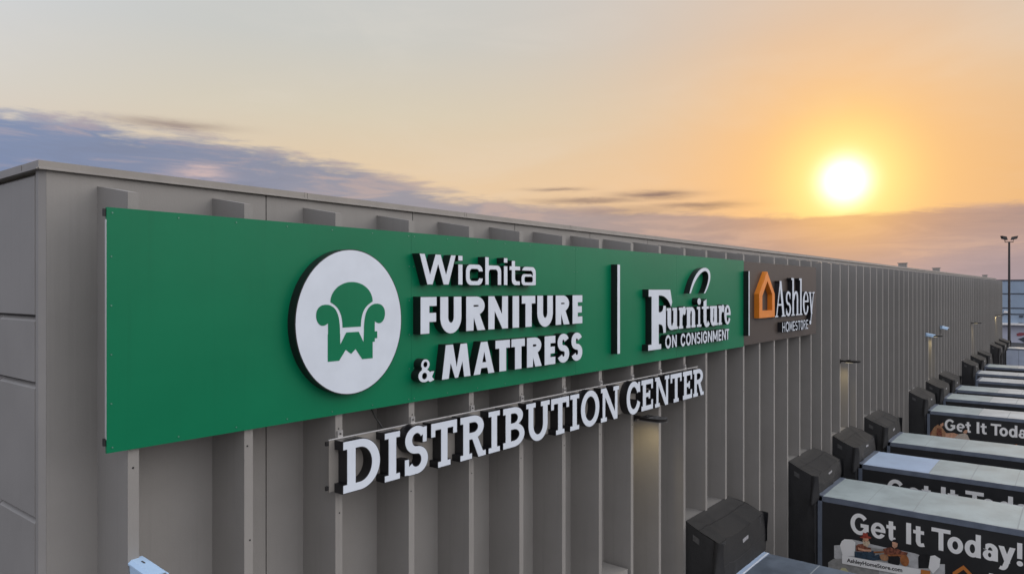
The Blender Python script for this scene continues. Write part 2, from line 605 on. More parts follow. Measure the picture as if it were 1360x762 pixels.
# ---- capital alphabets
def sans(ch, w_, h_, s, t):
    P = []
    A = lambda p: P.append((1, p))
    X = lambda p: P.append((-1, p))
    if ch == 'I':
        A(rect(0, 0, w_, h_))
    elif ch in 'FE':
        A(rect(0, 0, s, h_))
        A(rect(0, h_ - t, w_, h_))
        if ch == 'E':
            A(rect(0, 0, w_, t))
            A(rect(0, h_ / 2 - t * .47, w_ * .95, h_ / 2 + t * .47))
        else:
            A(rect(0, h_ * .5 - t * .72, w_ * .97, h_ * .5 + t * .28))
    elif ch == 'H':
        A(rect(0, 0, s, h_)); A(rect(w_ - s, 0, w_, h_)); A(rect(0, h_ / 2 - t / 2, w_, h_ / 2 + t / 2))
    elif ch == 'T':
        A(rect(0, h_ - t, w_, h_)); A(rect(w_ / 2 - s / 2, 0, w_ / 2 + s / 2, h_))
    elif ch == 'U':
        r = w_ / 2
        A(rect(0, r, w_, h_)); A(ell(r, r, r, r * 1.08, 180, 360))
        X(rect(s, r, w_ - s, h_ + .01)); X(ell(r, r, r - s, (r * 1.08 - t) if r * 1.08 - t < r else r - s, 180, 360))
    elif ch == 'N':
        A(rect(0, 0, s, h_)); A(rect(w_ - s, 0, w_, h_)); A([(0, h_), (s * .95, h_), (w_, 0), (w_ - s * .95, 0)])
    elif ch == 'M':
        A(rect(0, 0, s, h_)); A(rect(w_ - s, 0, w_, h_))
        A([(0, h_), (s * 1.05, h_), (w_ / 2 + s * .45, h_ * .18), (w_ / 2 - s * .45, h_ * .18)])
        A([(w_, h_), (w_ - s * 1.05, h_), (w_ / 2 - s * .45, h_ * .18), (w_ / 2 + s * .45, h_ * .18)])
    elif ch == 'M2':
        pass
    elif ch == 'O':
        A(ell(w_ / 2, h_ / 2, w_ / 2, h_ / 2 + .012)); X(ell(w_ / 2, h_ / 2, w_ / 2 - s, h_ / 2 - t))
    elif ch in 'CG':
        A(ell(w_ / 2, h_ / 2, w_ / 2, h_ / 2 + .012)); X(ell(w_ / 2, h_ / 2, w_ / 2 - s, h_ / 2 - t))
        X([(w_ * .52, h_ * .5), (w_ * 1.2, h_ * .86), (w_ * 1.2, h_ * (.16 if ch == 'C' else .45))])
        if ch == 'G':
            A(rect(w_ * .55, h_ * .46 - t * .3, w_, h_ * .46 + t * .7)); A(rect(w_ - s, h_ * .12, w_, h_ * .5))
    elif ch == 'R':
        bh = h_ * .56
        A(rect(0, 0, s, h_)); A(rect(0, h_ - bh, w_ * .55, h_)); A(ell(w_ * .5, h_ - bh / 2, w_ * .46, bh / 2, -90, 90))
        hw = bh - 2 * t
        X(rect(s, h_ - bh / 2 - hw / 2, w_ * .5, h_ - bh / 2 + hw / 2)); X(ell(w_ * .5, h_ - bh / 2, w_ * .46 - s * .85, hw / 2, -90, 90))
        A([(w_ * .34, h_ * .5), (w_ * .34 + s * .9, h_ * .5), (w_, 0), (w_ - s * 1.12, 0)])
    elif ch == 'S':
        A(stroke(s_spine(w_, h_, s, t), s, t))
    elif ch == 'A':
        k = s * 1.06
        A([(0, 0), (k, 0), (w_ / 2 + k * .45, h_), (w_ / 2 - k * .5, h_)]); A([(w_, 0), (w_ - k, 0), (w_ / 2 - k * .45, h_), (w_ / 2 + k * .5, h_)])
        A(rect(w_ * .2, h_ * .2, w_ * .8, h_ * .2 + t))
    return P


def heavy(ch, w_, h_):
    """extra-bold geometric capitals"""
    P = []
    A = lambda p: P.append((1, p))
    X = lambda p: P.append((-1, p))
    if ch == 'M':
        q = lambda *a: [(u * w_, v * h_) for u, v in a]
        A(q((0, 0), (.245, 0), (.37, 1), (.13, 1))); A(q((.13, 1), (.39, 1), (.56, 0), (.44, 0)))
        A(q((.44, 0), (.56, 0), (.87, 1), (.63, 1))); A(q((1, 0), (.755, 0), (.64, 1), (.87, 1)))
        X(q((.43, 1.01), (.57, 1.01), (.505, .62)))
        return P
    if ch == 'A':
        q = lambda *a: [(u * w_, v * h_) for u, v in a]
        A(q((0, 0), (.34, 1), (.66, 1), (1, 0), (.69, 0), (.64, .18), (.37, .18), (.32, 0))); X(q((.43, .38), (.58, .38), (.505, .68)))
        return P
    if ch == '&':
        q = lambda *a: [(u * w_, v * h_) for u, v in a]
        A(ell(w_ * .43, h_ * .755, w_ * .27, h_ * .245)); A(ell(w_ * .38, h_ * .29, w_ * .38, h_ * .29))
        A(q((.22, .72), (.44, .62), (1, .06), (.72, -.02), (.62, .02), (.2, .5)))
        A(q((.62, .1), (.78, .1), (1, .46), (.72, .46)))
        X(ell(w_ * .43, h_ * .76, w_ * .1, h_ * .1)); X(ell(w_ * .38, h_ * .28, w_ * .13, h_ * .12))
        return P
    if ch == 'S':
        s, t = w_ * .42, h_ * .235
        A(stroke(s_spine(w_, h_ + .02, s, t, 18, 196), s, t))
        return P
    if ch in 'RUN':
        return sans(ch, w_, h_, .172 if ch != 'N' else .155, .15 if ch == 'R' else .165)
    return sans(ch, w_, h_, .178, .137)


def slab(ch, w_, h_):
    """bold slab-serif capitals, 0.645 m high"""
    s, t, k, e = .146, .114, .094, .060         # stem, level stroke, serif thickness, serif overhang
    P = []
    A = lambda p: P.append((1, p))
    X = lambda p: P.append((-1, p))
    foot = lambda x: A(rect(x - e, 0, x + s + e, k))
    head = lambda x: A(rect(x - e, h_ - k, x + s + e, h_))
    if ch == 'I':
        A(rect(w_ / 2 - s / 2, 0, w_ / 2 + s / 2, h_)); A(rect(0, 0, w_, k)); A(rect(0, h_ - k, w_, h_))
    elif ch == 'D':
        A(rect(e, 0, w_ * .45, h_)); A(rect(0, 0, w_ * .3, t)); A(rect(0, h_ - t, w_ * .3, h_)); A(ell(w_ * .45, h_ / 2, w_ * .55, h_ / 2, -90, 90))
        X(rect(e + s, t, w_ * .45, h_ - t)); X(ell(w_ * .45, h_ / 2, w_ * .55 - s, h_ / 2 - t, -90, 90))
    elif ch == 'S':
        A(stroke(s_spine(w_, h_ + .02, s * .98, t, 25, 205), s * .98, t))
        A(rect(w_ - .115, h_ - .235, w_ - .025, h_ - .01)); A(rect(0, .01, .09, .235)); A([(.0, .02), (.0, .10), (.12, .12), (.2, .06), (.2, 0), (.08, 0)])
        X(rect(w_ - .025, h_ * .6, w_ + .05, h_ * .9))
    elif ch == 'T':
        A(rect(0, h_ - t, w_, h_)); A(rect(0, h_ - .205, .095, h_)); A(rect(w_ - .095, h_ - .205, w_, h_))
        A(rect(w_ / 2 - s / 2, 0, w_ / 2 + s / 2, h_)); A(rect(w_ / 2 - s / 2 - e, 0, w_ / 2 + s / 2 + e, k))
    elif ch == 'R':
        bh = h_ * .56
        A(rect(e, 0, e + s, h_)); foot(e); A(rect(0, h_ - t, w_ * .5, h_)); A(rect(e, h_ - bh, w_ * .5, h_))
        A(ell(w_ * .5, h_ - bh / 2, w_ * .42, bh / 2, -90, 90))
        X(rect(e + s, h_ - bh + t, w_ * .5, h_ - t)); X(ell(w_ * .5, h_ - bh / 2, w_ * .42 - s, bh / 2 - t, -90, 90))
        A([(w_ * .42, h_ * .5), (w_ * .42 + s, h_ * .5), (w_ - .02, 0), (w_ - .02 - s * 1.1, 0)]); A(rect(w_ - .12, 0, w_, k))
    elif ch == 'B':
        A(rect(e, 0, w_ * .5, h_)); A(rect(0, h_ - t, w_ * .5, h_)); A(rect(0, 0, w_ * .5, t))
        bt = h_ * .48
        A(ell(w_ * .48, h_ - bt / 2, w_ * .45, bt / 2, -90, 90)); A(ell(w_ * .5, (h_ - bt + .05) / 2, w_ * .5, (h_ - bt + .05) / 2, -90, 90))
        X(rect(e + s, h_ - bt + t * .5, w_ * .48, h_ - t)); X(ell(w_ * .48, (h_ - bt + t * .5 + h_ - t) / 2, w_ * .45 - s, (bt - 1.5 * t) / 2, -90, 90))
        X(rect(e + s, t, w_ * .5, h_ - bt - t * .5)); X(ell(w_ * .5, (h_ - bt + t * .5) / 2, w_ * .5 - s, (h_ - bt - 1.5 * t) / 2, -90, 90))
    elif ch == 'U':
        x1, x2 = e, w_ - e
        r = (x2 - x1) / 2
        A(rect(x1, r, x2, h_)); A(ell(w_ / 2, r, r, r + .01, 180, 360))
        X(rect(x1 + s, r, x2 - s, h_ + .01)); X(ell(w_ / 2, r, r - s, r - t, 180, 360))
        A(rect(0, h_ - k, 2 * e + s, h_)); A(rect(w_ - 2 * e - s, h_ - k, w_, h_))
    elif ch == 'O':
        A(ell(w_ / 2, h_ / 2, w_ / 2, h_ / 2 + .015)); X(ell(w_ / 2, h_ / 2, w_ / 2 - s, h_ / 2 - t + .005))
    elif ch == 'N':
        sw = .105
        A(rect(e, 0, e + sw, h_)); A(rect(0, 0, 2 * e + sw, k)); A(rect(0, h_ - k, e + sw, h_))
        A(rect(w_ - e - sw, 0, w_ - e, h_)); A(rect(w_ - 2 * e - sw, h_ - k, w_, h_))
        A([(e * .6, h_), (e + s * .95, h_), (w_ - e, 0), (w_ - e - s, 0)])
    elif ch == 'C':
        A(ell(w_ * .52, h_ / 2, w_ * .52, h_ / 2 + .015)); X(ell(w_ * .52, h_ / 2, w_ * .52 - s, h_ / 2 - t + .005))
        X([(w_ * .6, h_ * .5), (w_ * 1.25, h_ * .92), (w_ * 1.25, h_ * .22)])
        A(rect(w_ - .10, h_ * .64, w_, h_ - .01)); X(rect(w_, 0, w_ + .2, h_))
    elif ch == 'E':
        A(rect(e, 0, e + s, h_)); A(rect(0, h_ - t, w_, h_)); A(rect(0, 0, w_, t))
        A(rect(w_ - .09, h_ - .215, w_, h_)); A(rect(w_ - .09, 0, w_, .215))
        A(rect(e, h_ / 2 - t * .45, w_ * .66, h_ / 2 + t * .45)); A(rect(w_ * .6, h_ * .36, w_ * .6 + .08, h_ * .64))
    return P


def wide_round(ch, w_):
    """square-round medium letters, x-height .308, capital .432, stem .1"""
    P = []
    A = lambda p: P.append((1, p))
    X = lambda p: P.append((-1, p))
    s, t, xh, H_ = .092, .072, .308, .43

    def rr(x0, y0, x1, y1, r):
        q = []
        for cx, cy, a in ((x1 - r, y1 - r, 0), (x0 + r, y1 - r, 90), (x0 + r, y0 + r, 180), (x1 - r, y0 + r, 270)):
            q += ell(cx, cy, r, r, a, a + 90, 8)
        return q
    if ch == 'W':
        wd = .108
        for a, b in ((wd / 2, .24), (.5, .24), (.5, .76), (1 - wd / 2 / w_, .76)):
            pass
        A(diag(.205, 0, wd / 2, H_, wd)); A(diag(.205, 0, w_ * .5, H_, wd)); A(diag(w_ - .205, 0, w_ * .5, H_, wd)); A(diag(w_ - .205, 0, w_ - wd / 2, H_, wd))
    elif ch == 'i':
        A(rect(0, 0, w_, .305)); A(rect(0, .348, w_, .43))
    elif ch == 'h':
        A(rect(0, 0, s, H_)); A(rr(0, -.1, w_, xh, .1)); X(rr(s, -.15, w_ - s, xh - t, .05)); X(rect(-.01, -.3, w_ + .01, 0)); A(rect(0, 0, s, H_))
    elif ch == 'c':
        A(rr(0, -.005, w_, xh + .003, .11)); X(rr(s, t - .005, w_ - s, xh - t, .05)); X(rect(w_ * .6, .108, w_ + .1, .2))
    elif ch == 't':
        A(rect(w_ * .2, .1, w_ * .2 + s, .394)); A(rect(0, xh - t, w_, xh))
        A(rr(w_ * .2, 0, w_ * 1.3, .26, .09)); X(rr(w_ * .2 + s, t, w_ * 1.5, .5, .05)); X(rect(w_ * .97, -.1, w_ * 2, .5)); X(rect(w_ * .2 + s, xh, w_ * 2, .5))
        A(rect(0, xh - t, w_, xh))
    elif ch == 'a':
        A(rr(0, -.003, w_, .19, .075)); X(rr(s * .95, t * .8, w_ - s, .19 - t * .72, .028))
        A(rr(.01, .1, w_, xh, .1)); X(rr(-.2, .08, w_ - s, xh - t, .05)); X(rect(-.05, .1, .015, .4)); X(rect(-.05, .19, s * .3, .235))
        A(rr(0, -.003, w_ * .8, .19, .075)); X(rr(s * .95, t * .8, w_ - s, .19 - t * .72, .028)); A(rect(w_ - s, 0, w_, .2))
    return P


def bookish(ch, w_):
    """bold slab small letters, x-height .485"""
    P = []
    A = lambda p: P.append((1, p))
    X = lambda p: P.append((-1, p))
    s, k, xh = .185, .07, .485
    s = min(s, w_ * .42)
    if ch == 'u':
        A(rect(.04, .14, .04 + s, xh)); A(rect(0, xh - k, .04 + s, xh)); A(rect(w_ - s - .05, 0, w_ - .05, xh)); A(rect(w_ - s - .05, 0, w_, k))
        A(rect(w_ - s - .1, xh - k, w_ - .05, xh))
        A(ell(w_ * .47, .16, w_ * .47 - .04, .17, 180, 360)); X(ell(w_ * .47, .2, max(.03, w_ * .47 - .04 - s), .11, 180, 360)); A(rect(w_ - s - .05, 0, w_ - .05, xh))
    elif ch == 'r':
        A(rect(.04, 0, .04 + s, xh)); A(rect(0, xh - k, .04 + s, xh)); A(rect(0, 0, .08 + s, k))
        A(stroke(bez([(.04 + s * .6, .24), (.06 + s, .46), (w_ * .85, .5), (w_ - .03, .4)]), .11, .11)); A(ell(w_ - .07, xh - .1, .075, .085))
    elif ch == 'n':
        A(rect(.03, 0, .03 + s, xh)); A(rect(0, xh - k, .03 + s, xh)); A(rect(0, 0, .05 + s, k)); A(rect(w_ - s - .03, 0, w_ - .03, xh * .7)); A(rect(w_ - s - .05, 0, w_, k))
        A(ell(w_ * .55, xh * .66, w_ * .45 - .03, .165, 0, 180)); X(ell(w_ * .52, xh * .6, .035, .1, 0, 180))
        A(rect(.03, 0, .03 + s, xh))
    elif ch == 'i':
        A(rect(w_ / 2 - s / 2, 0, w_ / 2 + s / 2, xh)); A(rect(0, 0, w_, k)); A(rect(0, xh - k, w_ / 2, xh)); A(ell(w_ / 2, .6, .1, .085))
    elif ch == 't':
        A(rect(w_ * .22, .1, w_ * .22 + s, .6)); A([(w_ * .22, .6), (w_ * .22 + s, .66), (w_ * .22 + s, .5), (w_ * .22, .45)]); A(rect(0, xh - k, w_ * .95, xh))
        A(stroke(bez([(w_ * .22 + s / 2, .2), (w_ * .22 + s / 2, 0), (w_ * .75, -.02), (w_ - .02, .1)]), s * .9, .1))
    elif ch == 'e':
        A(ell(w_ / 2, xh / 2, w_ / 2, xh / 2 + .01)); X(ell(w_ / 2 + .01, xh / 2, w_ / 2 - s * .8, xh / 2 - .07)); A(rect(.05, xh * .47, w_ - .02, xh * .47 + .075))
        X([(w_ * .45, xh * .46), (w_ * 1.3, xh * .46), (w_ * 1.3, xh * .16)])
    return P


def roman(ch, w_):
    """tall book serif, capital 1.07, x-height .74"""
    P = []
    A = lambda p: P.append((1, p))
    X = lambda p: P.append((-1, p))
    s, t, k = .15, .06, .045
    if ch == 'A':
        A(diag(.13, 0, w_ * .5, 1.07, .085)); A(diag(w_ - .2, 0, w_ * .5 + .0, 1.07, .17)); A(rect(.2, .33, w_ - .3, .33 + .06))
        A(rect(0, 0, .28, k)); A(rect(w_ - .38, 0, w_, k))
    elif ch == 's':
        A(stroke(s_spine(w_, .76, .11, .075, 20, 200), .13, .085)); A(rect(w_ - .1, .52, w_ - .045, .72)); A(rect(.02, .04, .075, .24))
    elif ch in 'hl':
        x = .1
        A(rect(x, 0, x + s, 1.17)); A(rect(0, 1.17 - k * 1.4, x + s, 1.17)); A(rect(0, 0, x + s + .09, k))
        if ch == 'h':
            A(rect(w_ - s - .09, 0, w_ - .09, .55)); A(rect(w_ - s - .17, 0, w_, k))
            A(stroke(bez([(x + s * .8, .5), (x + s + .05, .76), (w_ - .17, .84), (w_ - .09 - s / 2, .5)]), s, .085))
    elif ch == 'e':
        A(ell(w_ / 2, .37, w_ / 2, .385)); X(ell(w_ / 2 + .015, .37, w_ / 2 - s, .315)); A(rect(.06, .4, w_ - .03, .4 + t)); X([(w_ * .45, .398), (w_ * 1.3, .398), (w_ * 1.3, .17)])
    elif ch == 'y':
        A(diag(w_ * .5, 0, .15, .73, .15)); A(diag(w_ * .32, -.3, w_ - .13, .73, .075)); A(rect(0, .73 - k, .31, .73)); A(rect(w_ - .27, .73 - k, w_, .73))
        A(ell(w_ * .28, -.27, .1, .07))
    return P


def round_bold(ch, w_, s=.118):
    """bold geometric print letters: capital .61, x-height .445"""
    P = []
    A = lambda p: P.append((1, p))
    X = lambda p: P.append((-1, p))
    xh = .445
    if ch == 'G':
        A(ell(w_ / 2, .305, w_ / 2, .318)); X(ell(w_ / 2, .305, w_ / 2 - s, .2)); X([(w_ * .5, .305), (w_ * 1.2, .66), (w_ * 1.2, .3)])
        A(rect(w_ * .56, .22, w_, .33)); A(rect(w_ - s, .12, w_, .33))
    elif ch == 'e':
        A(ell(w_ / 2, xh / 2, w_ / 2, xh / 2 + .012)); X(ell(w_ / 2, xh / 2, w_ / 2 - s * .93, xh / 2 - .088)); A(rect(.05, .185, w_ - .01, .27)); X([(w_ * .5, .184), (w_ * 1.3, .184), (w_ * 1.3, .06)])
    elif ch == 't':
        A(rect(w_ * .24, .12, w_ * .24 + s, .565)); A(rect(0, .345, w_ * .97, .445))
        A(stroke(bez([(w_ * .24 + s / 2, .2), (w_ * .24 + s / 2, .01), (w_ * .6, .03), (w_ - .005, .065)]), s, .1))
    elif ch == 'I':
        A(rect(0, 0, w_, .61))
    elif ch == 'T':
        A(rect(0, .5, w_, .61)); A(rect(w_ / 2 - s / 2, 0, w_ / 2 + s / 2, .61))
    elif ch == 'o':
        A(ell(w_ / 2, xh / 2, w_ / 2, xh / 2 + .012)); X(ell(w_ / 2, xh / 2, w_ / 2 - s, xh / 2 - .105))
    elif ch == 'd':
        A(ell(w_ * .47, xh / 2, w_ * .47, xh / 2 + .012)); X(ell(w_ * .48, xh / 2, w_ * .48 - s, xh / 2 - .1)); A(rect(w_ - s, 0, w_, .625))
    elif ch == 'a':
        A(ell(w_ * .42, .135, w_ * .42, .145)); A(ell(w_ * .47, xh - .17, w_ * .45, .182, 0, 180)); X(ell(w_ * .45, xh - .18, w_ * .45 - s, .085, 0, 180))
        A(rect(w_ * .92 - s, 0, w_ * .92, xh - .17)); X(rect(-.1, .285, w_ * .16, xh)); X(ell(w_ * .42, .14, w_ * .42 - s, .06))
        A(rect(w_ * .92 - s, .0, w_ * .92, xh - .17))
    elif ch == 'y':
        A(diag(w_ * .53, .02, s * .55, xh, s * 1.06)); A(diag(w_ * .36, -.12, w_ - s * .55, xh, s * 1.06)); A(stroke(bez([(w_ * .4, -.08), (w_ * .33, -.16), (w_ * .2, -.15), (w_ * .08, -.125)]), .1, .1))
    elif ch == '!':
        A(rect(0, .19, w_ * .95, .61)); A(ell(w_ / 2, .065, .07, .07))
    return P


# ================================================================== GROUND
b = MB()
b.poly([(-1500, -1500, GZ), (2500, -1500, GZ), (2500, 1500, GZ), (-1500, 1500, GZ)], [(0, 1, 2, 3)], 'asphalt')
structure(b.build('ground'))
b = MB()
b.poly([(-20, -22, GZ + .004), (140, -22, GZ + .004), (140, 0, GZ + .004), (-20, 0, GZ + .004)], [(0, 1, 2, 3)], 'concrete')
structure(b.build('pavement'))
b = MB()
for i in range(-2, 20):
    x = 20.6 + 5.03 * i
    b.poly([(x - .06, -20, GZ + .009), (x + .06, -20, GZ + .009), (x + .06, -2.5, GZ + .009), (x - .06, -2.5, GZ + .009)], [(0, 1, 2, 3)], 'paint')
structure(b.build('road_markings'))

# ================================================================== WAREHOUSE
XC, XE, DEEP = 2.55, 98.4, 70.0
WT = 11.30
wh = thing('warehouse', 'long taupe concrete warehouse with closely ribbed wall and flat roofline', 'warehouse', (XC, 0, GZ))
SH = (XC, 0, GZ)


def panel_mesh(x0, x1, stems):
    """one precast wall panel: flat slab with upright stems whose tops are sloped"""
    p = MB()
    g = .007
    p.box(x0 + g, 0, GZ, x1 - g, .12, WT, 'wall')
    for cx in stems:
        hb, hf = .082, .0525
        zb, zf = 11.19, 11.085
        P = [(cx - hb, -.0005, GZ), (cx + hb, -.0005, GZ), (cx + hf, -.63, GZ), (cx - hf, -.63, GZ),
             (cx - hb, -.0005, zb), (cx + hb, -.0005, zb), (cx + hf, -.63, zf), (cx - hf, -.63, zf)]
        p.poly(P, [(4, 7, 6, 5), (3, 2, 6, 7), (2, 1, 5, 6), (0, 3, 7, 4)], 'wall')
        # plugged bolt holes down the stem
        for zz in (8.40, 7.35):
            ox = .016 * math.sin(zz * 9 + cx)
            p.prism([(cx + ox + .010 * math.cos(a_), -.6305, zz + .03 * math.sin(cx * 5) + .010 * math.sin(a_)) for a_ in [k_ * math.pi / 4 for k_ in range(8)]], (0, -.003, 0), 'black')
    return p


p0 = panel_mesh(XC + .0445, 4.995, (3.145, 4.378)).build('wall_panel', wh, SH)
src = panel_mesh(4.995, 7.461, (5.611, 6.844)).build('wall_panel', wh, SH)
k = 1
while 4.995 + 2.466 * (k + 1) < XE + .5:
    c = src.copy()
    COL.objects.link(c)
    c.parent = wh
    c.location = (2.466 * k, 0, 0)
    k += 1
XE = 4.995 + 2.466 * k
b = MB()
b.box(XC + .09, .121, GZ, XE, .3, WT - .05, 'joint')
b.build('wall_core', wh, SH)
# chamfered corner post
b = MB()
b.prism([(XC + .05, 0, GZ), (XC, .05, GZ), (XC, .12, GZ), (XC + .05, .12, GZ)], (0, 0, WT - GZ), 'wall_end')
b.build('corner_post', wh, SH)
# end wall: stacked panels between narrow reveals
b = MB()
rows = [(GZ, 6.0), (6.0, 7.9), (7.9, 9.22), (9.22, 9.88), (9.88, WT)]
yy = .12
while yy < DEEP:
    y1 = min(yy + 1.09, DEEP)
    for z0, z1 in rows:
        ch = .035
        P = []
        for (ya, za, xo) in ((yy + .03, z0 + .012, .0), (y1 - .03, z0 + .012, .0), (y1 - .03, z1 - .055, .0), (yy + .03, z1 - .055, .0)):
            P.append((XC + xo, ya, za))
        Q = [(XC + .06, yy + .012, z0), (XC + .06, y1 - .012, z0), (XC + .06, y1 - .012, z1 - .012), (XC + .06, yy + .012, z1 - .012)]
        b.poly(P + Q, [(0, 3, 2, 1), (0, 1, 5, 4), (1, 2, 6, 5), (2, 3, 7, 6), (3, 0, 4, 7)], 'wall_end')
    yy = y1
b.build('end_wall', wh, SH)
b = MB()
b.box(XC + .055, .18, GZ, XC + .35, DEEP, WT - .05, 'joint')
b.box(XE - .3, .3, GZ, XE, DEEP, WT - .02, 'wall')
b.box(XC + .35, DEEP - .3, GZ, XE - .3, DEEP, WT - .02, 'wall')
b.build('back_wall', wh, SH)
b = MB()
b.box(XC + .35, .3, 10.6, XE - .3, DEEP - .3, 10.75, 'roof')
b.build('roof', wh, SH)
# sheet-metal coping in lengths, with a drip lip
b = MB()
x = XC - .03
while x < XE + .03:
    x1 = min(x + 3.05, XE + .03)
    b.box(x + .003, -.035, WT, x1 - .003, .42, WT + .082, 'coping')
    b.prism([(x + .003, -.035, WT - .004), (x + .003, -.05, WT - .004), (x + .003, -.05, WT + .006), (x + .003, -.0352, WT + .022)], (x1 - x - .006, 0, 0), 'coping')
    b.box(x1 - .045, -.038, WT + .002, x1 - .006, .3, WT + .085, 'coping')
    x = x1
y = .423
while y < DEEP:
    y1 = min(y + 3.05, DEEP)
    b.box(XC - .03, y + .003, WT, XC + .42, y1 - .003, WT + .082, 'coping')
    y = y1
b.box(XC - .045, -.034, WT - .004, XC - .031, DEEP, WT + .012, 'coping')
b.build('coping', wh, SH)
# masonry filled in flush round the dock doors
DOCKS = [15.6, 23.03, 28.08, 33.0, 42.75, 48.08, 52.8, 63.7, 69.2, 74.1, 84.6, 89.3, 94.2]


def surround(x0, x1, top):
    q = MB()
    q.prism([(x0, .0, GZ), (x0, -.605, GZ), (x0, -.605, top), (x0, 0, top + .01)], (x1 - x0, 0, 0), 'wall')
    return q.build('dock_surround', wh, SH)


surround(11.85, 12.87, 4.44)
for x in DOCKS:
    surround(x - .02, x + 2.45, 4.70)
# small caps standing along the roof edge
for x, dx_ in ((48.6, .26), (61.2, .34), (94.5, .6)):
    b = MB()
    b.box(x, .5, 10.75, x + dx_, .95, WT + .40, 'coping')
    b.box(x - .03, .45, WT + .40, x + dx_ + .03, 1.0, WT + .44, 'coping')
    b.build('roof_vent', wh, SH)

# ================================================================== GREEN SIGN
YS, YF = -.68, -.82
gs = thing('shop_sign', 'long green sign panel with white chair roundel and raised furniture shop lettering', 'sign', (2.88, YS, 8.592), )
GS = (2.88, YS, 8.592)


def screws(q, x0, x1, z0, z1, mt):
    def dot(x, z):
        q.prism([(x + .0075 * math.cos(a * math.pi / 4), YS - .001, z + .0075 * math.sin(a * math.pi / 4)) for a in range(8)], (0, -.006, 0), mt)
    n = max(2, int((x1 - x0) / .62))
    for i in range(n + 1):
        x = x0 + .05 + (x1 - x0 - .1) * i / n
        dot(x, z0 + .05)
        dot(x, z1 - .05)
    m = 5
    for j in range(1, m):
        z = z0 + (z1 - z0) * j / m
        dot(x0 + .04, z)
        dot(x1 - .04, z)


xs = [2.88, 6.79, 10.84, 14.95, 19.05]
for i in range(4):
    b = MB()
    x0, x1 = xs[i] + (.0015 if i else 0), xs[i + 1] - .0015
    b.box(x0, YS, 8.592, x1, YS + .028, 10.915, 'green')
    if i == 0:
        b.box(x0 - .004, YS + .003, 8.72, x0 - .0005, YS + .03, 10.80, 'edge')
    screws(b, x0, x1, 8.592, 10.915, 'screw')
    b.build('sign_sheet', gs, GS)
b = MB()
for z in (8.66, 10.83):
    b.box(2.86, YS + .012, z, 19.0, YS + .048, z + .07, 'bracket')
b.build('mounting_rail', gs, GS)

# chair roundel
o = letter([(1, ell(0, 0, .82, .895, n=96))], 5.661, 9.738, YS - .001, YF, gs, GS, ins=.012, name='roundel', fname='roundel_face')
em = MB()
chair = []
back = ell(5.66, 9.985, .325, .245, 0, 180, 40)
back += bez([(5.335, 9.985), (5.45, 9.93), (5.51, 9.86), (5.515, 9.675)], 10)[1:] + bez([(5.795, 9.675), (5.80, 9.86), (5.86, 9.93), (5.985, 9.985)], 10)[:-1]
chair.append((1, back))
mir = lambda p: [(11.32 - a, b_) for a, b_ in p]
arm = bez([(5.30, 9.735), (5.12, 9.60), (5.03, 9.99), (5.30, 9.955)], 16) + bez([(5.30, 9.955), (5.44, 9.93), (5.475, 9.80), (5.475, 9.60)], 10)[1:] + [(5.48, 9.475), (5.30, 9.475)]
chair.append((1, arm))
chair.append((1, mir(arm)))
chair.append((1, [(5.296, 9.6), (5.296, 9.275), (5.463, 9.275), (5.562, 9.402), (5.645, 9.345), (5.713, 9.402), (5.818, 9.268), (5.985, 9.268), (5.985, 9.6), (5.846, 9.6),
                  (5.846, 9.465), (5.762, 9.612), (5.572, 9.612), (5.478, 9.465), (5.478, 9.6)]))
chair.append((1, rect(5.97, 9.517, 6.06, 9.605)))
vs, tr, bd = resolve(chair)
em.poly([(u, YF - .008, v) for u, v in vs], tr, 'green')
n = len(vs)
em.poly([(u, YF - .008, v) for u, v in vs] + [(u, YF - .0045, v) for u, v in vs], [(q, p, n + p, n + q) for p, q in bd], 'green')
em.build('chair_emblem', o, GS)


def row(parent, shift, fn, items, z, yb=None, **kw):
    for it in items:
        ch, x0, x1 = it[:3]
        letter(fn(ch, x1 - x0), x0, z, YS - .001 if yb is None else yb, YF, parent, shift, **kw)


row(gs, GS, wide_round, [('W', 6.803, 7.533), ('i', 7.575, 7.675), ('c', 7.739, 8.123), ('h', 8.169, 8.558), ('i', 8.615, 8.711), ('t', 8.755, 9.035), ('a', 9.061, 9.454)], 10.2)
row(gs, GS, lambda c_, w_: heavy(c_, w_, .516), [('F', 6.823, 7.143), ('U', 7.204, 7.652), ('R', 7.744, 8.184), ('N', 8.242, 8.726), ('I', 8.83, 9.007), ('T', 9.068, 9.44),
                                               ('U', 9.485, 9.939), ('R', 10.012, 10.446), ('E', 10.529, 10.854)], 9.523)
row(gs, GS, lambda c_, w_: heavy(c_, w_, .325 if c_ == '&' else .494), [('&', 6.782, 7.102), ('M', 7.237, 7.85), ('A', 7.905, 8.395), ('T', 8.41, 8.774), ('T', 8.802, 9.16), ('R', 9.204, 9.624),
                                                                        ('E', 9.691, 10.012), ('S', 10.066, 10.433), ('S', 10.489, 10.854)], 8.862)
letter([(1, rect(0, 0, .105, 1.737))], 12.085, 8.884, YS - .001, YF, gs, GS, ins=.005, name='divider_bar', fname='divider_face')
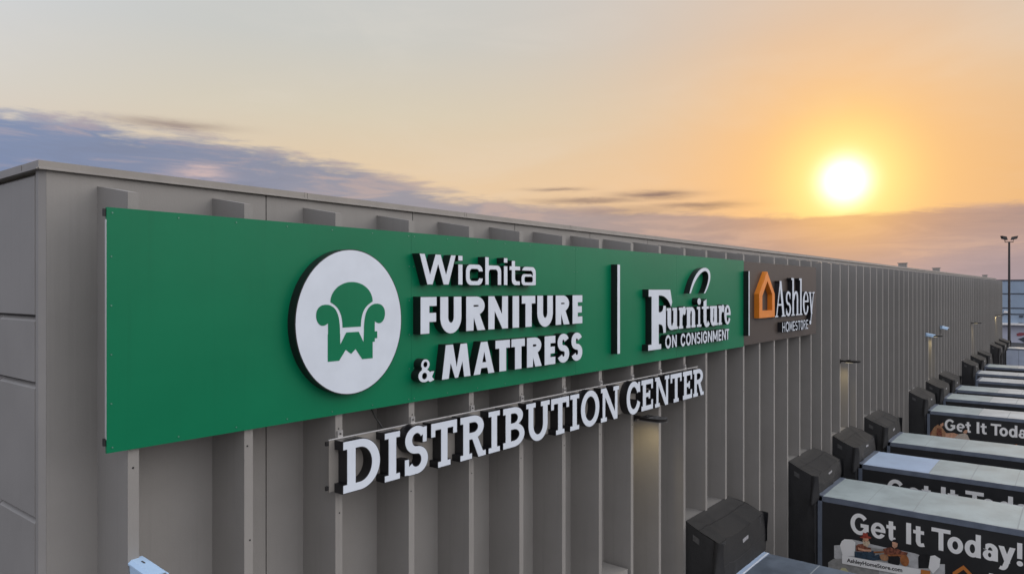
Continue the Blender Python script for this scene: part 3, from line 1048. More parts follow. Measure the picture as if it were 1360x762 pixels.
# big F
bigF = [(1, [(0.0, 1.277), (1.0, 1.277), (1.095, .995), (1.033, .883)] + bez([(1.033, .883), (.9, 1.08), (.7, 1.15), (.46, 1.14)], 10)[1:] + [(.46, .12), (.57, .12), (.57, 0), (-.02, 0), (-.02, .13), (.13, .13), (.13, 1.12), (0, 1.12)]),
        (1, [(.45, .80)] + bez([(.46, .80), (.62, .78), (.66, .84), (.665, .93)], 6)[1:] + [(.79, .93), (.79, .335), (.665, .335)] + bez([(.665, .34), (.66, .5), (.6, .53), (.46, .53)], 6)[1:])]
letter(bigF, 13.356, 8.86, YS - .001, YF, gs, GS)
row(gs, GS, bookish, [('u', 14.173, 14.737), ('r', 14.77, 15.125), ('n', 15.155, 15.66), ('i', 15.725, 15.985), ('t', 16.003, 16.43), ('u', 16.455, 16.95), ('r', 16.98, 17.345), ('e', 17.354, 17.772)], 9.252)
row(gs, GS, lambda c_, w_: sans(c_, w_, .28, .062, .055), [('O', 14.113, 14.389), ('N', 14.439, 14.673), ('C', 14.867, 15.118), ('O', 15.145, 15.403), ('N', 15.437, 15.695), ('S', 15.725, 15.931),
                                                            ('I', 15.967, 16.027), ('G', 16.061, 16.313), ('N', 16.35, 16.601), ('M', 16.639, 16.935), ('E', 16.991, 17.167), ('N', 17.208, 17.453), ('T', 17.478, 17.662)], 8.86, ins=.005)
arch = bez([(15.32, 10.042), (15.5, 10.42), (15.85, 10.66), (16.22, 10.655)], 16) + bez([(16.22, 10.655), (16.62, 10.62), (16.58, 10.32), (16.19, 10.042)], 14)[1:] + \
    bez([(16.12, 10.042), (16.46, 10.36), (16.46, 10.56), (16.18, 10.57)], 14) + bez([(16.18, 10.57), (15.9, 10.55), (15.58, 10.32), (15.40, 10.042)], 14)[1:]
letter([(1, arch)], 0, 0, YS - .001, YF, gs, GS, ins=.004, name='chair_back_arch', fname='arch_face')

# ================================================================== BROWN SIGN
bs_ = thing('shop_sign', 'dark brown sign panel with orange house outline, right of the green sign', 'sign', (19.05, YS, 8.62))
BS = (19.05, YS, 8.62)
b = MB()
for x0, x1 in ((19.053, 22.35), (22.353, 25.74)):
    b.box(x0, YS, 8.62, x1, YS + .028, 10.89, 'brown')
    screws(b, x0, x1, 8.62, 10.89, 'brown')
b.build('sign_sheet', bs_, BS)
b = MB()
for z in (8.70, 10.79):
    b.box(19.06, YS + .029, z, 25.72, YS + .049, z + .07, 'bracket')
b.build('mounting_rail', bs_, BS)
letter([(1, rect(0, 0, .075, 1.748))], 19.02, 8.883, YS - .001, YF, bs_, BS, ins=.005, name='divider_bar', fname='divider_face')
house = [(1, [(19.827, 9.332), (21.104, 9.332), (21.104, 10.01), (20.475, 10.645), (19.827, 10.01)]), (-1, [(20.075, 9.535), (20.89, 9.535), (20.89, 9.99), (20.49, 10.365), (20.075, 9.95)])]
letter(house, 0, 0, YS - .001, YF, bs_, BS, face='orange', side='orange', ins=.004, name='house_emblem', fname='emblem_face')
row(bs_, BS, roman, [('A', 21.13, 22.09), ('s', 22.105, 22.573), ('h', 22.62, 23.39), ('l', 23.40, 23.755), ('e', 23.78, 24.394), ('y', 24.394, 25.07)], 9.318, ins=.004)
row(bs_, BS, lambda c_, w_: sans(c_, w_, .30, .046, .045), [('H', 21.785, 22.04), ('O', 22.10, 22.40), ('M', 22.45, 22.72), ('E', 22.774, 22.967), ('S', 23.01, 23.234), ('T', 23.27, 23.526),
                                                            ('O', 23.56, 23.80), ('R', 23.85, 24.074), ('E', 24.127, 24.335)], 8.85, ins=.004)

# ================================================================== LOWER SIGN
ds = thing('letter_sign', 'white slab-serif distribution center letters on a taupe backer below the green sign', 'sign', (5.44, -.66, 7.62))
DS = (5.44, -.66, 7.62)
b = MB()
b.box(5.44, -.66, 7.655, 16.14, -.64, 8.292, 'backer')
b.box(5.43, -.668, 8.288, 16.145, -.655, 8.303, 'edge')
b.build('backer_panel', ds, DS)
for x in (5.611, 6.844, 8.077, 9.31, 10.543, 11.776, 13.009, 14.242, 15.475):
    b = MB()
    b.box(x - .035, -.652, 8.304, x + .045, -.632, 8.385, 'steel')
    b.prism([(x + .005 + .012 * math.cos(a_), -.652, 8.345 + .012 * math.sin(a_)) for a_ in [k_ * math.pi / 3 for k_ in range(6)]], (0, -.008, 0), 'joint')
    b.build('clip', ds, DS)
for x in (5.40, 16.142):
    for z in (7.68, 8.225):
        b = MB()
        b.box(x, -.658, z, x + .035, -.63, z + .05, 'bracket')
        b.build('end_bracket', ds, DS)
b = MB()
b.tube([(6.25, -.45, 8.6), (6.30, -.5, 8.45), (6.33, -.62, 8.31)], .012, 'cable', 6)
b.build('power_cable', ds, DS)
row(ds, DS, lambda c_, w_: slab(c_, w_, .645),
    [('D', 5.519, 6.117), ('I', 6.183, 6.46), ('S', 6.533, 6.978), ('T', 7.024, 7.56), ('R', 7.618, 8.195), ('I', 8.246, 8.528), ('B', 8.595, 9.15), ('U', 9.185, 9.849), ('T', 9.877, 10.431),
     ('I', 10.455, 10.752), ('O', 10.798, 11.434), ('N', 11.478, 12.158), ('C', 12.439, 13.003), ('E', 13.044, 13.558), ('N', 13.638, 14.313), ('T', 14.361, 14.926), ('E', 14.977, 15.47), ('R', 15.524, 16.118)],
    7.638, yb=-.661, ins=.009)

# ================================================================== WALL LIGHTS
def wall_light(x, z, label, first=[None]):
    if first[0] is not None:
        r = copy_thing(first[0], (x, -.63, z), label)
        return r
    t = thing('wall_light', label, 'wall light', (x, -.63, z), 'floodlights along the warehouse wall')
    q = MB()
    q.box(-.05, -.025, -.09, .05, 0, .07, 'lamp_body')
    q.prism([(-.03, -.02, -.05), (-.03, -.20, -.015), (-.03, -.20, .02), (-.03, -.02, .03)], (.06, 0, 0), 'lamp_body')
    q.build('bracket', t)
    q = MB()
    prof = [(-.16, -.19), (.16, -.19), (.175, -.40), (.165, -.60)] + [(.165 * math.cos(R(a)), -.60 - .12 * math.sin(R(a))) for a in range(15, 180, 15)] + [(-.165, -.60), (-.175, -.40)]
    q.prism([(u, v, -.03) for u, v in prof], (0, 0, .062), 'lamp_body')
    q.prism([(u * 1.03, -.45 + (v + .45) * 1.03, -.034) for u, v in prof], (0, 0, .012), 'lamp_edge')
    for i in range(5):
        q.box(-.11 + .05 * i, -.36, .0325, -.09 + .05 * i, -.24, .05, 'lamp_body')
    q.build('housing', t)
    q = MB()
    q.box(-.12, -.46, -.042, .12, -.22, -.0345, 'lens')
    q.build('lens', t)
    L = bpy.data.lights.new('lamp', 'SPOT')
    L.spot_size = R(125)
    L.spot_blend = .8
    L.shadow_soft_size = .05
    L.energy = 36
    L.color = (1, .78, .38)
    lo = bpy.data.objects.new('lamp', L)
    COL.objects.link(lo)
    lo.parent = t
    lo.location = (.42, -.14, -.06)
    lo.rotation_euler = (R(14), R(-8), 0)
    first[0] = t
    return t


wall_light(13.12, 7.515, 'bronze floodlight lit below the last letters of the white slab lettering')
wall_light(29.05, 7.42, 'lit bronze floodlight on the ribs beyond the brown sign, no camera near it')
wall_light(49.0, 7.36, 'lit bronze floodlight between two white security cameras')
wall_light(69.5, 7.38, 'lit bronze floodlight beyond the security cameras, second from the wall end')
wall_light(90.0, 7.42, 'lit bronze floodlight farthest along the wall, nearest its end')


# ================================================================== SECURITY CAMERAS
def security_camera(loc, ang_deg, label, L_=.42, pitch=12, group='security cameras on the warehouse wall', big=1.0):
    t = thing('security_camera', label, 'security camera', loc, group)
    a = R(ang_deg)
    d = Vector((math.cos(a) * math.cos(R(pitch)), math.sin(a) * math.cos(R(pitch)), -math.sin(R(pitch))))
    u = Vector((-math.sin(a), math.cos(a), 0))
    v = d.cross(u) * -1
    if v.z < 0:
        v = -v
    q = MB()
    q.tube([(0, 0, -.02), (0, -.025, -.02)], .055, 'cam_white', 14)
    q.tube([(0, -.02, -.02), (0, -.09, -.03), (0, -.11, .01)], .022, 'cam_white', 8)
    q.build('bracket', t)
    o_ = Vector((0, -.11, .05)) - d * .12
    r_ = .062 * big
    sect = [(-.9, -.7), (-.7, -.9), (.7, -.9), (.9, -.7), (1, .35), (.6, .95), (-.6, .95), (-1, .35)]
    q = MB()
    q.prism([o_ + u * (p[0] * r_) + v * (p[1] * r_) for p in sect], d * L_, 'cam_white')
    q.build('housing', t)
    q = MB()
    q.prism([o_ + u * (p[0] * r_ * 1.16) + v * (r_ * p[1]) - d * .02 for p in ((-1, .55), (-1.02, .8), (-.66, 1.14), (.66, 1.14), (1.02, .8), (1, .55), (.93, .55), (.62, 1.02), (-.62, 1.02), (-.93, .55))], d * (L_ + .10), 'cam_white')
    q.prism([o_ + u * (p[0] * .008) + v * (r_ * 1.141) + d * p[1] for p in ((-1, .09), (1, .09), (1, .15), (-1, .15))], v * .004, 'lamp_edge')
    q.build('sun_shield', t)
    q = MB()
    q.tube([o_ + d * (L_ - .01), o_ + d * (L_ + .012)], r_ * .72, 'lamp_body', 16)
    q.build('lens', t)
    q = MB()
    q.tube([(0, -.01, -.05), (.01, -.03, -.18), (-.02, -.04, -.32)], .008, 'cable', 6)
    q.build('cable', t)
    return t


security_camera((3.185, -.63, 7.36), -88, 'white security camera low on the first rib, below the green sign', .36, 6, big=1.2)
security_camera((47.85, -.63, 7.42), -62, 'white security camera left of the floodlight it shares the wall with', .40, big=1.45)
security_camera((53.4, -.63, 7.62), -30, 'white security camera to the right of and above the nearby floodlight', .5, big=1.4)

# ================================================================== DOCK SHELTERS
def wr(u, v, k, s=0):
    """cloth wrinkles"""
    f = 0
    for q, (ph, w0, sl) in enumerate(((.13, .05, .5), (.31, .035, -.3), (.52, .06, .25), (.71, .04, -.5), (.88, .045, .35))):
        d = (u % 1.0) - ph - sl * (v - .5) * .35 - .04 * math.sin(5 * v + s + q)
        f += (.9 - .25 * q % .6) * math.exp(-(d / w0) ** 2) * (.5 + .5 * math.sin(3.1 * v + s * 2 + q * 1.7))
    return k * (f + .35 * math.sin(5 * u + 2 * v + s))


def make_shelter(label, seed=0, drop=.58):
    t = thing('dock_shelter', label, 'dock shelter', (0, 0, 0), 'fabric dock shelters along the warehouse wall')
    W, yr, ys, yf = 2.9, -.606, -.93, -1.40
    zr, zs, zf = 4.73, 4.56, 4.36
    # hood: rear slope and front slope with a seam between
    q = MB()

    def hood(u, v):
        if v < .4:
            k = v / .4
            x0 = 0 + .0 * k
            x1 = W - .35 + .33 * k
            y, z = yr + (ys - yr) * k, zr + (zs - zr) * k
        else:
            k = (v - .4) / .6
            x0, x1 = 0, W - .02 + .02 * k
            y, z = ys + (yf - ys) * k, zs + (zf - zs) * k
        sag = -.035 * math.sin(math.pi * u) * (1 if v > .1 else v * 10)
        amp = min(1, v * 6) * (.6 + .9 * v)
        return (x0 + (x1 - x0) * u, y, z + sag + amp * wr(u, v * .9, .036, seed))
    q.grid(hood, 36, 16, 'hood', flip=True)
    ho = q.build('hood', t)
    q = MB()
    q.grid(lambda u, v: (lambda p: (p[0], p[1] + (v - .5) * .02, p[2] + .006))(hood(u, .4)), 36, 1, 'seam', flip=False)
    q.build('hood_seam', ho)
    # head curtain hanging at the front over the trailer
    q = MB()

    def head(u, v):
        x = .02 + (W - .02) * u
        z = hood(u, 1)[2] + .002 - v * (drop + .05 * math.sin(5 * u + seed))
        y = yf - .004 - .06 * math.sin(v * math.pi * .7) - abs(v) * wr(u, v * 1.4, .05, seed + 1)
        return (x, y, z)
    q.grid(head, 36, 12, 'hood', flip=True)
    hc = q.build('head_curtain', t)
    q = MB()
    q.grid(lambda u, v: (lambda p: (p[0], p[1] - .008, p[2]))(head(.47 + .13 * u, .20 + (.10 if drop < .9 else .085) * v)), 8, 2, 'patch', flip=True)
    q.build('label_patch', hc)
    q = MB()
    q.grid(lambda u, v: (lambda p: (p[0], p[1] - .006, p[2]))(head(u, .55 + .02 * v)), 36, 1, 'seam', flip=True)
    q.build('curtain_seam', hc)
    # side curtains
    for side in (0, 1):
        q = MB()

        def sidef(u, v, X=side):
            if u < .4:
                k = u / .4
                y, z = yr + (ys - yr) * k, zr + (zs - zr) * k
            else:
                k = (u - .4) / .6
                y, z = ys + (yf - ys) * k, zs + (zf - zs) * k
            xx = (0 if X == 0 else W)
            if X == 1:
                xx -= .35 * max(0, 1 - u / .4) * max(0, 1 - v * 6)
            z2 = z + (GZ + .9 - z) * v
            bow = (-1 if X == 0 else 1) * (.05 * math.sin(math.pi * min(1, v * 1.2)) * u + wr(u * 1.2, v * 3.2, .03, seed + X) * min(1, v * 5) * (u + .1))
            return (xx + bow, y, z2)
        q.grid(sidef, 12, 26, 'fabric', flip=(side == 0))
        # return flap on the front
        def flap(u, v, X=side):
            zt = hood(0.02 if X == 0 else .98, 1)[2] - .02
            x = (0 + .42 * u) if X == 0 else (W - .42 * u)
            return (x + wr(u, v * 3, .01, seed + 4 + X), yf + .01 - .045 * math.sin(u * 3) + wr(u * 2, v * 4, .03, seed + 3 + X), zt + (GZ + .9 - zt) * v)
        q.grid(flap, 6, 26, 'fabric', flip=(side == 1))
        so_ = q.build('side_curtain', t)
        if side == 0:
            q = MB()
            q.grid(lambda u, v: (lambda p: (p[0] - .008, p[1], p[2]))(sidef(.22 + .2 * u, .045 + .035 * v)), 3, 2, 'patch_dark', flip=True)
            q.build('label_patch', so_)
        # loose hanging corner
        q = MB()
        def loose(u, v, X=side):
            base = (0 if X == 0 else W)
            sg = -1 if X == 0 else 1
            return (base + sg * (.02 + .10 * math.sin(u * 3.1 + v)) * (.3 + v), yf + .10 - .22 * u + wr(u, v * 3, .02, seed + 6), zf + .04 - v * (.95 - .25 * u))
        q.grid(loose, 6, 10, 'fabric', flip=(side == 0))
        q.build('corner_flap', t)
    q = MB()
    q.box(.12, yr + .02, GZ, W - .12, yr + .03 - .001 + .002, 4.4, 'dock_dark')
    q.box(.3, yr - .35, .72, .62, yr + .02, 1.12, 'tyre')
    q.box(W - .62, yr - .35, .72, W - .3, yr + .02, 1.12, 'tyre')
    q.build('dock_door', t)
    return t


SHL = ['black fabric dock shelter below the lettering, nearest of its row',
       'black fabric dock shelter over the big guitar-player trailer graphic',
       'black fabric dock shelter at the trailer whose roof has a pale blue end sheet',
       'black fabric dock shelter third behind the blue-ended trailer roof, before the bare wall stretch',
       'black fabric dock shelter beside the trailer picturing a mother and child',
       'weathered dock shelter just past the one at the mother and child trailer',
       'weathered dock shelter below the floodlight with the security cameras',
       'weathered dock shelter past the trailer parked away from the wall, first of three close together',
       'weathered dock shelter in the middle of three close together past the stray trailer',
       'weathered dock shelter last of three close together, before the empty dark dock',
       'dark empty dock shelter with no trailer, near the wall end',
       'small far dock shelter between the empty one and the last one',
       'farthest dock shelter at the end of the warehouse wall, by the white trailer']
protos = [make_shelter(SHL[0], 0.0, .98), make_shelter(SHL[1], 2.3), make_shelter(SHL[2], 4.1)]
for i, x in enumerate(DOCKS):
    if i < 3:
        protos[i].location = (x, 0, 0)
    else:
        copy_thing(protos[(i * 2) % 3], (x, 0, 0), SHL[i])

# ================================================================== TRAILERS
PIC_A = [('print_grey', 'sofa', [(1.93, 2.347), (2.098, 2.398), (2.431, 2.641), (2.607, 2.642), (2.955, 2.616), (3.319, 2.604), (3.979, 2.609), (4.185, 2.591), (4.733, 2.451), (4.843, 2.477), (4.843, 1.6), (2.163, 1.6), (2.163, 1.807), (1.93, 1.973)]),
         ('print_mid', '', [(2.51, 2.50), (3.9, 2.56), (3.95, 2.2), (2.5, 2.15)]),
         ('print_white', '', [(2.098, 2.398), (2.15, 2.533), (2.227, 2.605), (2.431, 2.636), (2.532, 2.576), (2.507, 2.162), (2.176, 2.085)]),
         ('print_mid', '', [(1.759, 1.794), (1.917, 1.942), (2.163, 2.0), (2.176, 1.865), (3.174, 1.89), (3.174, 1.677), (2.831, 1.6), (1.759, 1.6)]),
         ('print_yellow', '', [(2.15, 1.722), (2.253, 1.746), (2.405, 1.587), (2.008, 1.488)]),
         ('print_grey', '', [(3.932, 2.611), (4.094, 2.609), (4.197, 2.594), (4.162, 2.21), (3.944, 2.222)]),
         ('print_black', '', [(4.185, 2.527), (4.231, 2.602), (4.383, 2.65), (4.488, 2.649), (4.466, 2.271), (4.195, 2.205)]),
         ('print_white', '', [(4.488, 2.623), (4.60, 2.67), (4.733, 2.604), (4.711, 2.369), (4.555, 2.139), (4.444, 2.279)]),
         ('print_rust', '', [(2.544, 2.47), (2.607, 2.539), (2.744, 2.583), (2.856, 2.5), (2.955, 2.508), (2.955, 2.401), (2.856, 2.365), (2.557, 2.323)]),
         ('print_blue', '', [(2.507, 2.298), (2.732, 2.336), (2.905, 2.228), (3.174, 2.371), (3.235, 2.225), (2.905, 2.1), (2.507, 2.1)]),
         ('print_blue', '', [(2.72, 2.32), (2.782, 2.388), (2.905, 2.363), (3.004, 2.439), (3.077, 2.402), (3.053, 2.289), (2.881, 2.209), (2.757, 2.234)]),
         ('print_skin', '', [(2.607, 2.45), (2.782, 2.425), (2.955, 2.46), (2.967, 2.404), (2.782, 2.365), (2.607, 2.376)]),
         ('print_wood', '', [(3.028, 2.418), (3.367, 2.508), (3.367, 2.468), (3.04, 2.372)]),
         ('print_skin', '', [(2.744, 2.78), (2.881, 2.809), (2.9, 2.725), (2.831, 2.656), (2.744, 2.677)]),
         ('print_beard', '', [(2.727, 2.70), (2.782, 2.653), (2.91, 2.70), (2.935, 2.638), (2.861, 2.509), (2.757, 2.545)]),
         ('print_red', '', [(2.645, 2.759), (2.732, 2.81), (2.744, 2.921), (2.807, 2.912), (2.861, 2.937), (2.881, 2.842), (2.974, 2.822), (2.955, 2.782), (2.707, 2.745)]),
         ('print_rust', '', [(3.283, 2.556), (3.486, 2.655), (3.558, 2.618), (3.676, 2.644), (3.77, 2.6), (3.932, 2.598), (3.886, 2.483), (3.746, 2.424), (3.319, 2.404)]),
         ('print_black', '', [(3.427, 2.376), (3.486, 2.443), (3.652, 2.468), (3.723, 2.392), (3.723, 2.235), (3.676, 2.15), (3.415, 2.18)]),
         ('print_tan', '', ell(3.31, 2.31, .115, .095, n=20)),
         ('print_wood', '', ell(3.845, 2.35, .115, .165, n=20)),
         ('print_wood', '', [(3.40, 2.37), (3.40, 2.42), (3.76, 2.50), (3.76, 2.46)]),
         ('print_skin', '', [(3.522, 2.816), (3.617, 2.837), (3.671, 2.814), (3.657, 2.706), (3.581, 2.636), (3.524, 2.69)]),
         ('print_black', '', [(3.517, 2.82), (3.546, 2.879), (3.629, 2.91), (3.676, 2.868), (3.68, 2.80), (3.605, 2.825)]),
         ('print_white', '', [(2.163, 2.115), (4.254, 2.194), (4.242, 1.945), (2.163, 1.862)]),
         ('print_orange', '', [(4.258, 2.195), (4.488, 2.208), (4.484, 1.97), (4.252, 1.95)])]
PIC_B = [('print_rust', '', [(1.553, 2.597), (1.674, 2.775), (1.80, 2.6), (2.9, 2.55), (3.0, 2.35), (1.553, 2.3)]),
         ('print_tan', '', [(1.634, 2.538), (1.70, 2.82), (1.775, 2.972), (1.956, 3.133), (2.116, 3.036), (2.255, 2.8), (2.393, 2.657), (2.314, 2.42), (1.634, 2.40)]),
         ('print_rust', '', [(1.90, 2.95), (2.10, 2.92), (2.14, 2.5), (1.86, 2.5)]),
         ('print_skin', '', [(2.275, 2.711), (2.629, 2.778), (2.941, 2.704), (3.134, 2.547), (2.275, 2.435)]),
         ('print_skin', '', [(2.036, 3.188), (2.116, 3.244), (2.187, 3.252), (2.195, 3.092), (2.076, 3.032)]),
         ('print_black', '', [(1.936, 3.177), (1.996, 3.368), (2.116, 3.419), (2.195, 3.276), (2.116, 3.2), (2.04, 3.14), (1.996, 3.045)]),
         ('print_cream', '', [(2.863, 2.739), (3.134, 2.819), (3.249, 2.743), (3.345, 2.507), (2.629, 2.481)]),
         ('print_skin', '', ell(3.14, 2.945, .11, .14, n=18)),
         ('print_black', '', [(2.999, 2.938), (3.076, 3.083), (3.16, 3.12), (3.24, 3.09), (3.249, 3.014), (3.134, 2.977), (3.057, 2.86)])]
PHRASE = [('G', 2.393, 2.893), ('e', 2.955, 3.343), ('t', 3.367, 3.617), ('I', 3.881, 4.006), ('t', 4.059, 4.34), ('T', 4.515, 4.978), ('o', 4.902, 5.275), ('d', 5.311, 5.685), ('a', 5.73, 6.10),
          ('y', 6.08, 6.46), ('!', 6.493, 6.61)]
YREAR = -1.45                                     # where the rear frame stands, so print distances are measured from the wall


def flat_print(q, shapes, d0, z0, layer, mt, x=0.0):
    vs, tr, bd = resolve(shapes)
    q.poly([(x - .003 - .0012 * layer, -(d0 + u) - YREAR, z0 + v) for u, v in vs], tr, mt)


def font_print(text, size, bold, d0, z0, slope, layer, mt, parent, name):
    cu = bpy.data.curves.new(name, 'FONT')
    cu.body = text
    cu.size = size
    cu.offset = bold
    tmp = bpy.data.objects.new(name, cu)
    COL.objects.link(tmp)
    bpy.context.view_layer.update()
    me = bpy.data.meshes.new_from_object(tmp.evaluated_get(bpy.context.evaluated_depsgraph_get()))
    bpy.data.objects.remove(tmp)
    for v in me.vertices:
        u, h = v.co.x, v.co.y
        v.co = (-.003 - .0012 * layer, -(d0 + u) - YREAR, z0 + h + slope * u)
    me.materials.clear()
    me.materials.append(M[mt])
    o_ = bpy.data.objects.new(name, me)
    COL.objects.link(o_)
    o_.parent = parent
    return o_


def make_trailer(label, side, roof, first_sheet=None, pic=None, phrase=None, top=3.8, length=14.6, header='rail', group='semi-trailers backed up to the docks', loc=(0, 0, 0), light=False):
    """local origin: near-left rear corner on the yard; x across, -y outwards"""
    W, zb = 2.6, 1.15
    t = thing('semi_trailer', label, 'trailer', loc, group)
    g0 = GZ
    body = MB()
    y0, y1 = -.06, -length
    body.box(0, y1, zb, W, y0, top - .045, side)
    bo = body.build('body', t)
    q = MB()                                        # upright rear frame and front corner posts
    for x in (-.012, W - .10):
        q.box(x, -.13, zb - .02, x + .112, -.005, top - .02, 'rail')
    q.box(-.012, -.17, top - .16, W + .012, -.004, top + .006, 'rail')
    q.box(-.012, -.14, zb - .12, W + .012, -.008, zb - .001, 'rail')
    q.build('rear_frame', t)
    if header == 'roof_blue':
        q = MB()
        q.box(0.0, -.165, top + .0065, W, -.012, top + .012, 'roof_blue')
        for i in range(44):
            q.box(.03 + i * .058, -.155, top + .0125, .062 + i * .058, -.125, top + .018, 'print_white')
        q.build('header_strip', t)
    q = MB()
    for x in (-.014, W - .05):
        q.box(x, y1, top - .175, x + .064, -.171, top - .012, 'rail')
        q.box(x, y1, zb - .1, x + .064, -.142, zb + .07, 'rail')
    q.build('side_rail', t)
    q = MB()                                        # roof: slightly crowned sheet with bow lines
    def rf(u, v, ya, yb_):
        return (W * u, ya + (yb_ - ya) * v, top - .01 + .028 * math.sin(math.pi * u) + .004 * math.sin(37 * v * (yb_ - ya)))
    ysplit = -2.25 if first_sheet else -.172
    if first_sheet:
        q.grid(lambda u, v: rf(u, v, -.172, ysplit), 8, 6, first_sheet, flip=True)
    q.grid(lambda u, v: rf(u, v, ysplit, y1), 8, 30, roof, flip=True)
    yb_ = ysplit
    rnd = random.Random(len(label))
    while yb_ > y1 + .3:
        if yb_ != -.172:
            q.grid(lambda u, v: (lambda p: (p[0], p[1], p[2] + .0035))(rf(u, v, yb_ + .014, yb_ - .014)), 8, 1, 'roof_seam', flip=True)
        yb_ -= 1.22
    q.build('roof', t)
    q = MB()
    for x in (.02, W / 2 + .01):
        q.box(x, -.04, zb, x + W / 2 - .03, -.012, top - .165, 'door')
    for x in (.35, .9, W - .9, W - .35):
        q.tube([(x, -.0, zb + .1), (x, -.0, top - .25)], .016, 'rim', 8)
    q.build('rear_door', t)
    for i, yy_ in enumerate((-1.35, -2.65)):
        for x in (.02, W - .58):
            q = MB()
            for a in (0, .29):
                ring = [(x + a, yy_ + .5 * math.cos(R(k_ * 15)), g0 + .505 + .5 * math.sin(R(k_ * 15))) for k_ in range(24)]
                q.prism(ring, (.26, 0, 0), 'tyre', True)
            wo_ = q.build('wheel', t)
            q = MB()
            xo = x - .006 if x < 1 else x + .55
            q.prism([(xo, yy_ + .28 * math.cos(R(k_ * 20)), g0 + .505 + .28 * math.sin(R(k_ * 20))) for k_ in range(18)], (.012, 0, 0), 'rim')
            q.build('rim', wo_)
    q = MB()
    q.box(.5, -4.0, zb - .3, .62, -.3, zb - .001, 'lamp_body')
    q.box(W - .62, -4.0, zb - .3, W - .5, -.3, zb - .001, 'lamp_body')
    for yy_ in (-1.35, -2.65):
        q.tube([(.3, yy_, g0 + .505), (W - .3, yy_, g0 + .505)], .07, 'lamp_body')
    q.build('chassis', t)
    for x in (.45, W - .57):
        q = MB()
        q.box(x, y1 + 3.0, g0 + .02, x + .12, y1 + 3.12, zb - .001, 'rail')
        q.box(x - .1, y1 + 2.9, g0 + .001, x + .22, y1 + 3.22, g0 + .02, 'rail')
        q.build('landing_leg', t)
    if phrase:
        q = MB()
        for ch, d0, d1 in PHRASE:
            st, ks, zb_ = phrase
            flat_print(q, [(sg, [(u * ks, v * ks) for u, v in p]) for sg, p in round_bold(ch, d1 - d0)], st + (d0 - 2.393) * ks, zb_, 0, 'print_white')
        q.build('lettering', bo)
        q = MB()
        ho_ = [(1, [(5.03, 1.85), (5.55, 1.85), (5.55, 2.30), (5.283, 2.552), (5.03, 2.30)]), (-1, [(5.11, 1.93), (5.47, 1.93), (5.47, 2.25), (5.283, 2.43), (5.11, 2.25)])]
        flat_print(q, ho_, 0, 0, 0, 'print_orange')
        x = 5.62
        for ch, wd in (('A', .96), ('s', .468), ('h', .77), ('l', .355), ('e', .614), ('y', .68)):
            flat_print(q, [(sg, [(u * .62, v * .62) for u, v in p]) for sg, p in roman(ch, wd)], x, 1.82, 0, 'print_white')
            x += (wd + .03) * .62
        q.build('house_logo', bo)
    if pic:
        q = MB()
        for i, (mt, _, pts) in enumerate(pic):
            flat_print(q, [(1, pts)], 0, 0, i + 1, mt)
        po = q.build('printed_picture', bo)
        if pic is PIC_A:
            font_print('AshleyHomeStore.com', .158, .0035, 2.304, 1.945, .04, 27, 'print_black', bo, 'web_address')
    return t


tr0 = make_trailer('semi-trailer with dull blue-grey metal roof, cut off by the lower frame edge', 'slate_side', 'roof_alu', header='roof_blue', top=3.42)
tr0.location = (15.72, YREAR, 0)
trA = make_trailer('charcoal semi-trailer picturing two guitar players on a sofa, greenish-grey roof', 'dark_side', 'roof_grey', pic=PIC_A, phrase=(2.393, 1, 2.832))
trA.location = (23.15, YREAR, 0)
trB = make_trailer('charcoal semi-trailer with a pale blue sheet at the rear of its grey roof', 'dark_side', 'roof_grey', first_sheet='roof_blue', phrase=(2.39, 1.12, 2.72))
trB.location = (28.25, YREAR, 0)
trC = make_trailer('plain charcoal semi-trailer with grey roof, between the blue-ended one and the mother-and-child one', 'dark_side', 'roof_grey')
trC.location = (33.05, YREAR, 0)
trD = make_trailer('charcoal semi-trailer picturing a mother and child, whitish roof', 'dark_side', 'roof_white', first_sheet='roof_grey', pic=PIC_B, phrase=(2.245, .935, 2.875))
trD.location = (42.86, YREAR, 0)
trE = make_trailer('whitish-roofed dark semi-trailer, first behind the mother-and-child one', 'dark_side', 'roof_white', first_sheet='roof_grey')
trE.location = (48.3, YREAR, 0)
trF = copy_thing(trE, (52.95, YREAR, 0), 'whitish-roofed dark semi-trailer, second behind the mother-and-child one')
trG = make_trailer('whitish-roofed semi-trailer parked away from the wall, not at any dock shelter', 'slate_side', 'roof_white')
trG.location = (59.0, -2.0, 0)
trH = copy_thing(trG, (64.1, YREAR, 0), 'pale-roofed semi-trailer directly behind the one parked away from the wall')
trI = copy_thing(trE, (70.2, YREAR, 0), 'pale-roofed dark semi-trailer in front of the white trailer, beside three close dock shelters')
trJ = make_trailer('white-sided semi-trailer farthest away, at the end of the warehouse wall', 'white_side', 'roof_white', top=3.8)
trJ.location = (93.4, -1.2, 0)
b = MB()
for i in range(1, 12):
    b.box(-.006, -1.22 * i - .02, 1.23, -.0005, -1.22 * i + .02, 3.62, 'rail')
b.build('panel_joint', trJ)

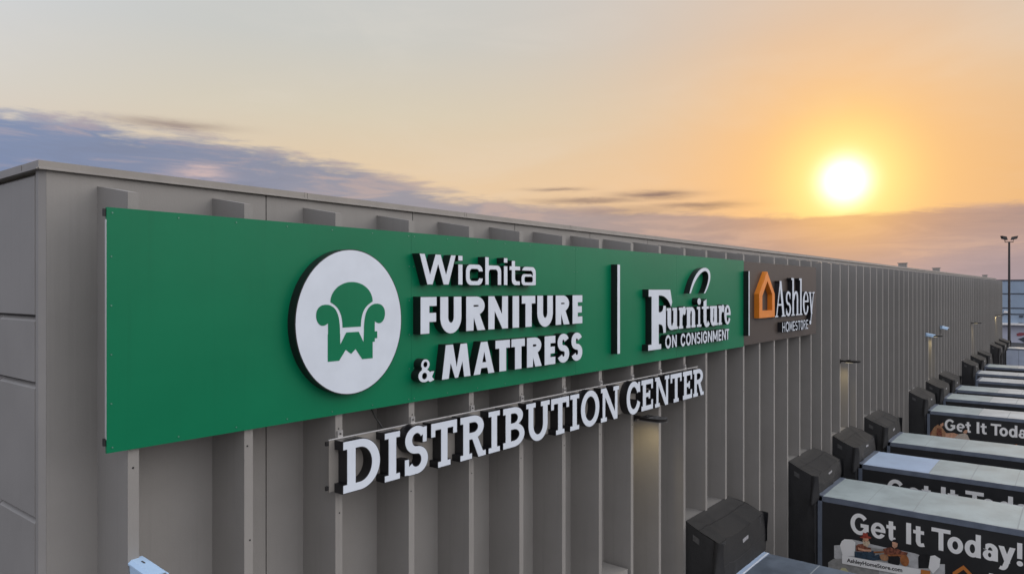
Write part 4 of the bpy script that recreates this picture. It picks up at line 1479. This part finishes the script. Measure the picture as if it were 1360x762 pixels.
# ================================================================== FAR BUILDING, POLE
fb = thing('far_building', 'pale blue metal-clad building beyond the warehouse with a white canopy band', 'building', (170, -60, GZ))
FB = (170, -60, GZ)
X0 = 170
zt = lambda v: 10.14 - (v - 384) / 950 * (X0 * math.cos(HEAD) + 12 * math.sin(HEAD))
b = MB()
b.box(X0, -60, zt(431), X0 + 50, 40, zt(373), 'far_blue')
b.box(X0 + .02, -60, GZ, X0 + 50, 40, zt(431) - .003, 'far_white')
b.box(X0 - .12, -60, zt(373) + .003, X0 + 50, 40, zt(373) + .25, 'far_line')
b.build('wall', fb, FB)
b = MB()
for v in (390.0, 409, 417):
    b.box(X0 - .05, -60, zt(v) - .12, X0 - .001, 40, zt(v) + .12, 'far_line')
b.build('cladding_seam', fb, FB)
b = MB()
b.box(X0 - 1.3, -60, zt(431), X0 - .001, 40, zt(428.6), 'far_band')
b.build('canopy', fb, FB)


def at_far(u, v):
    t_ = (u - 680) / 950
    s_, c_ = math.sin(HEAD), math.cos(HEAD)
    d = X0 * (s_ - t_ * c_) / (c_ + t_ * s_)
    dep = X0 * c_ + d * s_
    return -7.88 + d, 10.14 - (v - 384) / 950 * dep


b = MB()
def fp(pts, mt, x):
    P = [at_far(*p) for p in pts]
    b.prism([(x, y_, z_) for y_, z_ in P], (.05, 0, 0), mt)
fp([(1350, 443), (1354, 441.5), (1364, 442), (1366, 443.5), (1356, 446), (1350.5, 446)], 'emblem_red', X0 - .06)
fp([(1352, 450), (1360, 447.5), (1370, 451), (1362, 455.5)], 'emblem_dark', X0 - .06)
b.build('wall_emblem', fb, FB)
for u, v in ((1356.5, 420.3), (1355.5, 429.8)):
    b = MB()
    y_, z_ = at_far(u, v)
    b.box(X0 - .4, y_ - .35, z_ - .1, X0 - .002, y_ + .35, z_ + .2, 'far_line')
    b.build('wall_lamp', fb, FB)
b = MB()
y_, z_ = at_far(1337, 414)
b.prism([(X0 - .5, y_ - .5, z_ - .2), (X0 - .5, y_ + .5, z_ - .25), (X0 - .5, y_ + .35, z_ + .25), (X0 - .5, y_ - .3, z_ + .1)], (.49, 0, 0), 'far_band')
b.build('floodlight', fb, FB)
for yv in (-6.5, -9.5):
    b = MB()
    b.tube([(X0 + 2, yv, zt(373)), (X0 + 2, yv, zt(368))], .1, 'far_band', 8)
    b.box(X0 + 1.7, yv - .3, zt(370), X0 + 2.3, yv + .3, zt(369), 'far_band')
    b.build('roof_vent', fb, FB)

PX, PY = 125.0, .55
dep = PX * math.cos(HEAD) + (PY + 7.88) * math.sin(HEAD)
ztop = 10.14 + (384 - 321) / 950 * dep
lp = thing('street_lamp', 'tall dark pole with twin floodlight heads at the end of the warehouse', 'street lamp', (PX, PY, GZ))
LP = (PX, PY, GZ)
b = MB()
b.tube([(PX, PY, GZ + .7), (PX, PY, ztop)], .19, 'pole', 12, .13)
b.build('pole', lp, LP)
b = MB()
b.tube([(PX, PY, GZ), (PX, PY, GZ + .7)], .45, 'concrete', 16)
b.build('base', lp, LP)
b = MB()
ax = Vector((math.sin(HEAD), -math.cos(HEAD), 0))
pc = Vector((PX, PY, ztop - .05))
b.tube([pc - ax * .62 + Vector((0, 0, .32)), pc - ax * .6, pc + ax * .6, pc + ax * .62 + Vector((0, 0, .32))], .055, 'pole', 8)
b.build('crossarm', lp, LP)
for sgn in (-1, 1):
    b = MB()
    c0 = pc + ax * (.72 * sgn) + Vector((0, 0, .55))
    fwd = Vector((-math.cos(HEAD), -math.sin(HEAD), 0))
    o1 = [c0 + ax * (sgn * p[0]) + Vector((0, 0, p[1])) for p in ((-.36, -.22), (.28, -.05), (.42, .34), (-.2, .22))]
    b.prism([p - fwd * .25 for p in o1], fwd * .5, 'pole')
    b.prism([c0 + ax * (sgn * p[0]) + Vector((0, 0, p[1])) - fwd * .2 for p in ((-.38, -.26), (.30, -.085), (.29, -.055), (-.37, -.225))], fwd * .4, 'lamp_edge')
    b.build('lamp_head', lp, LP)
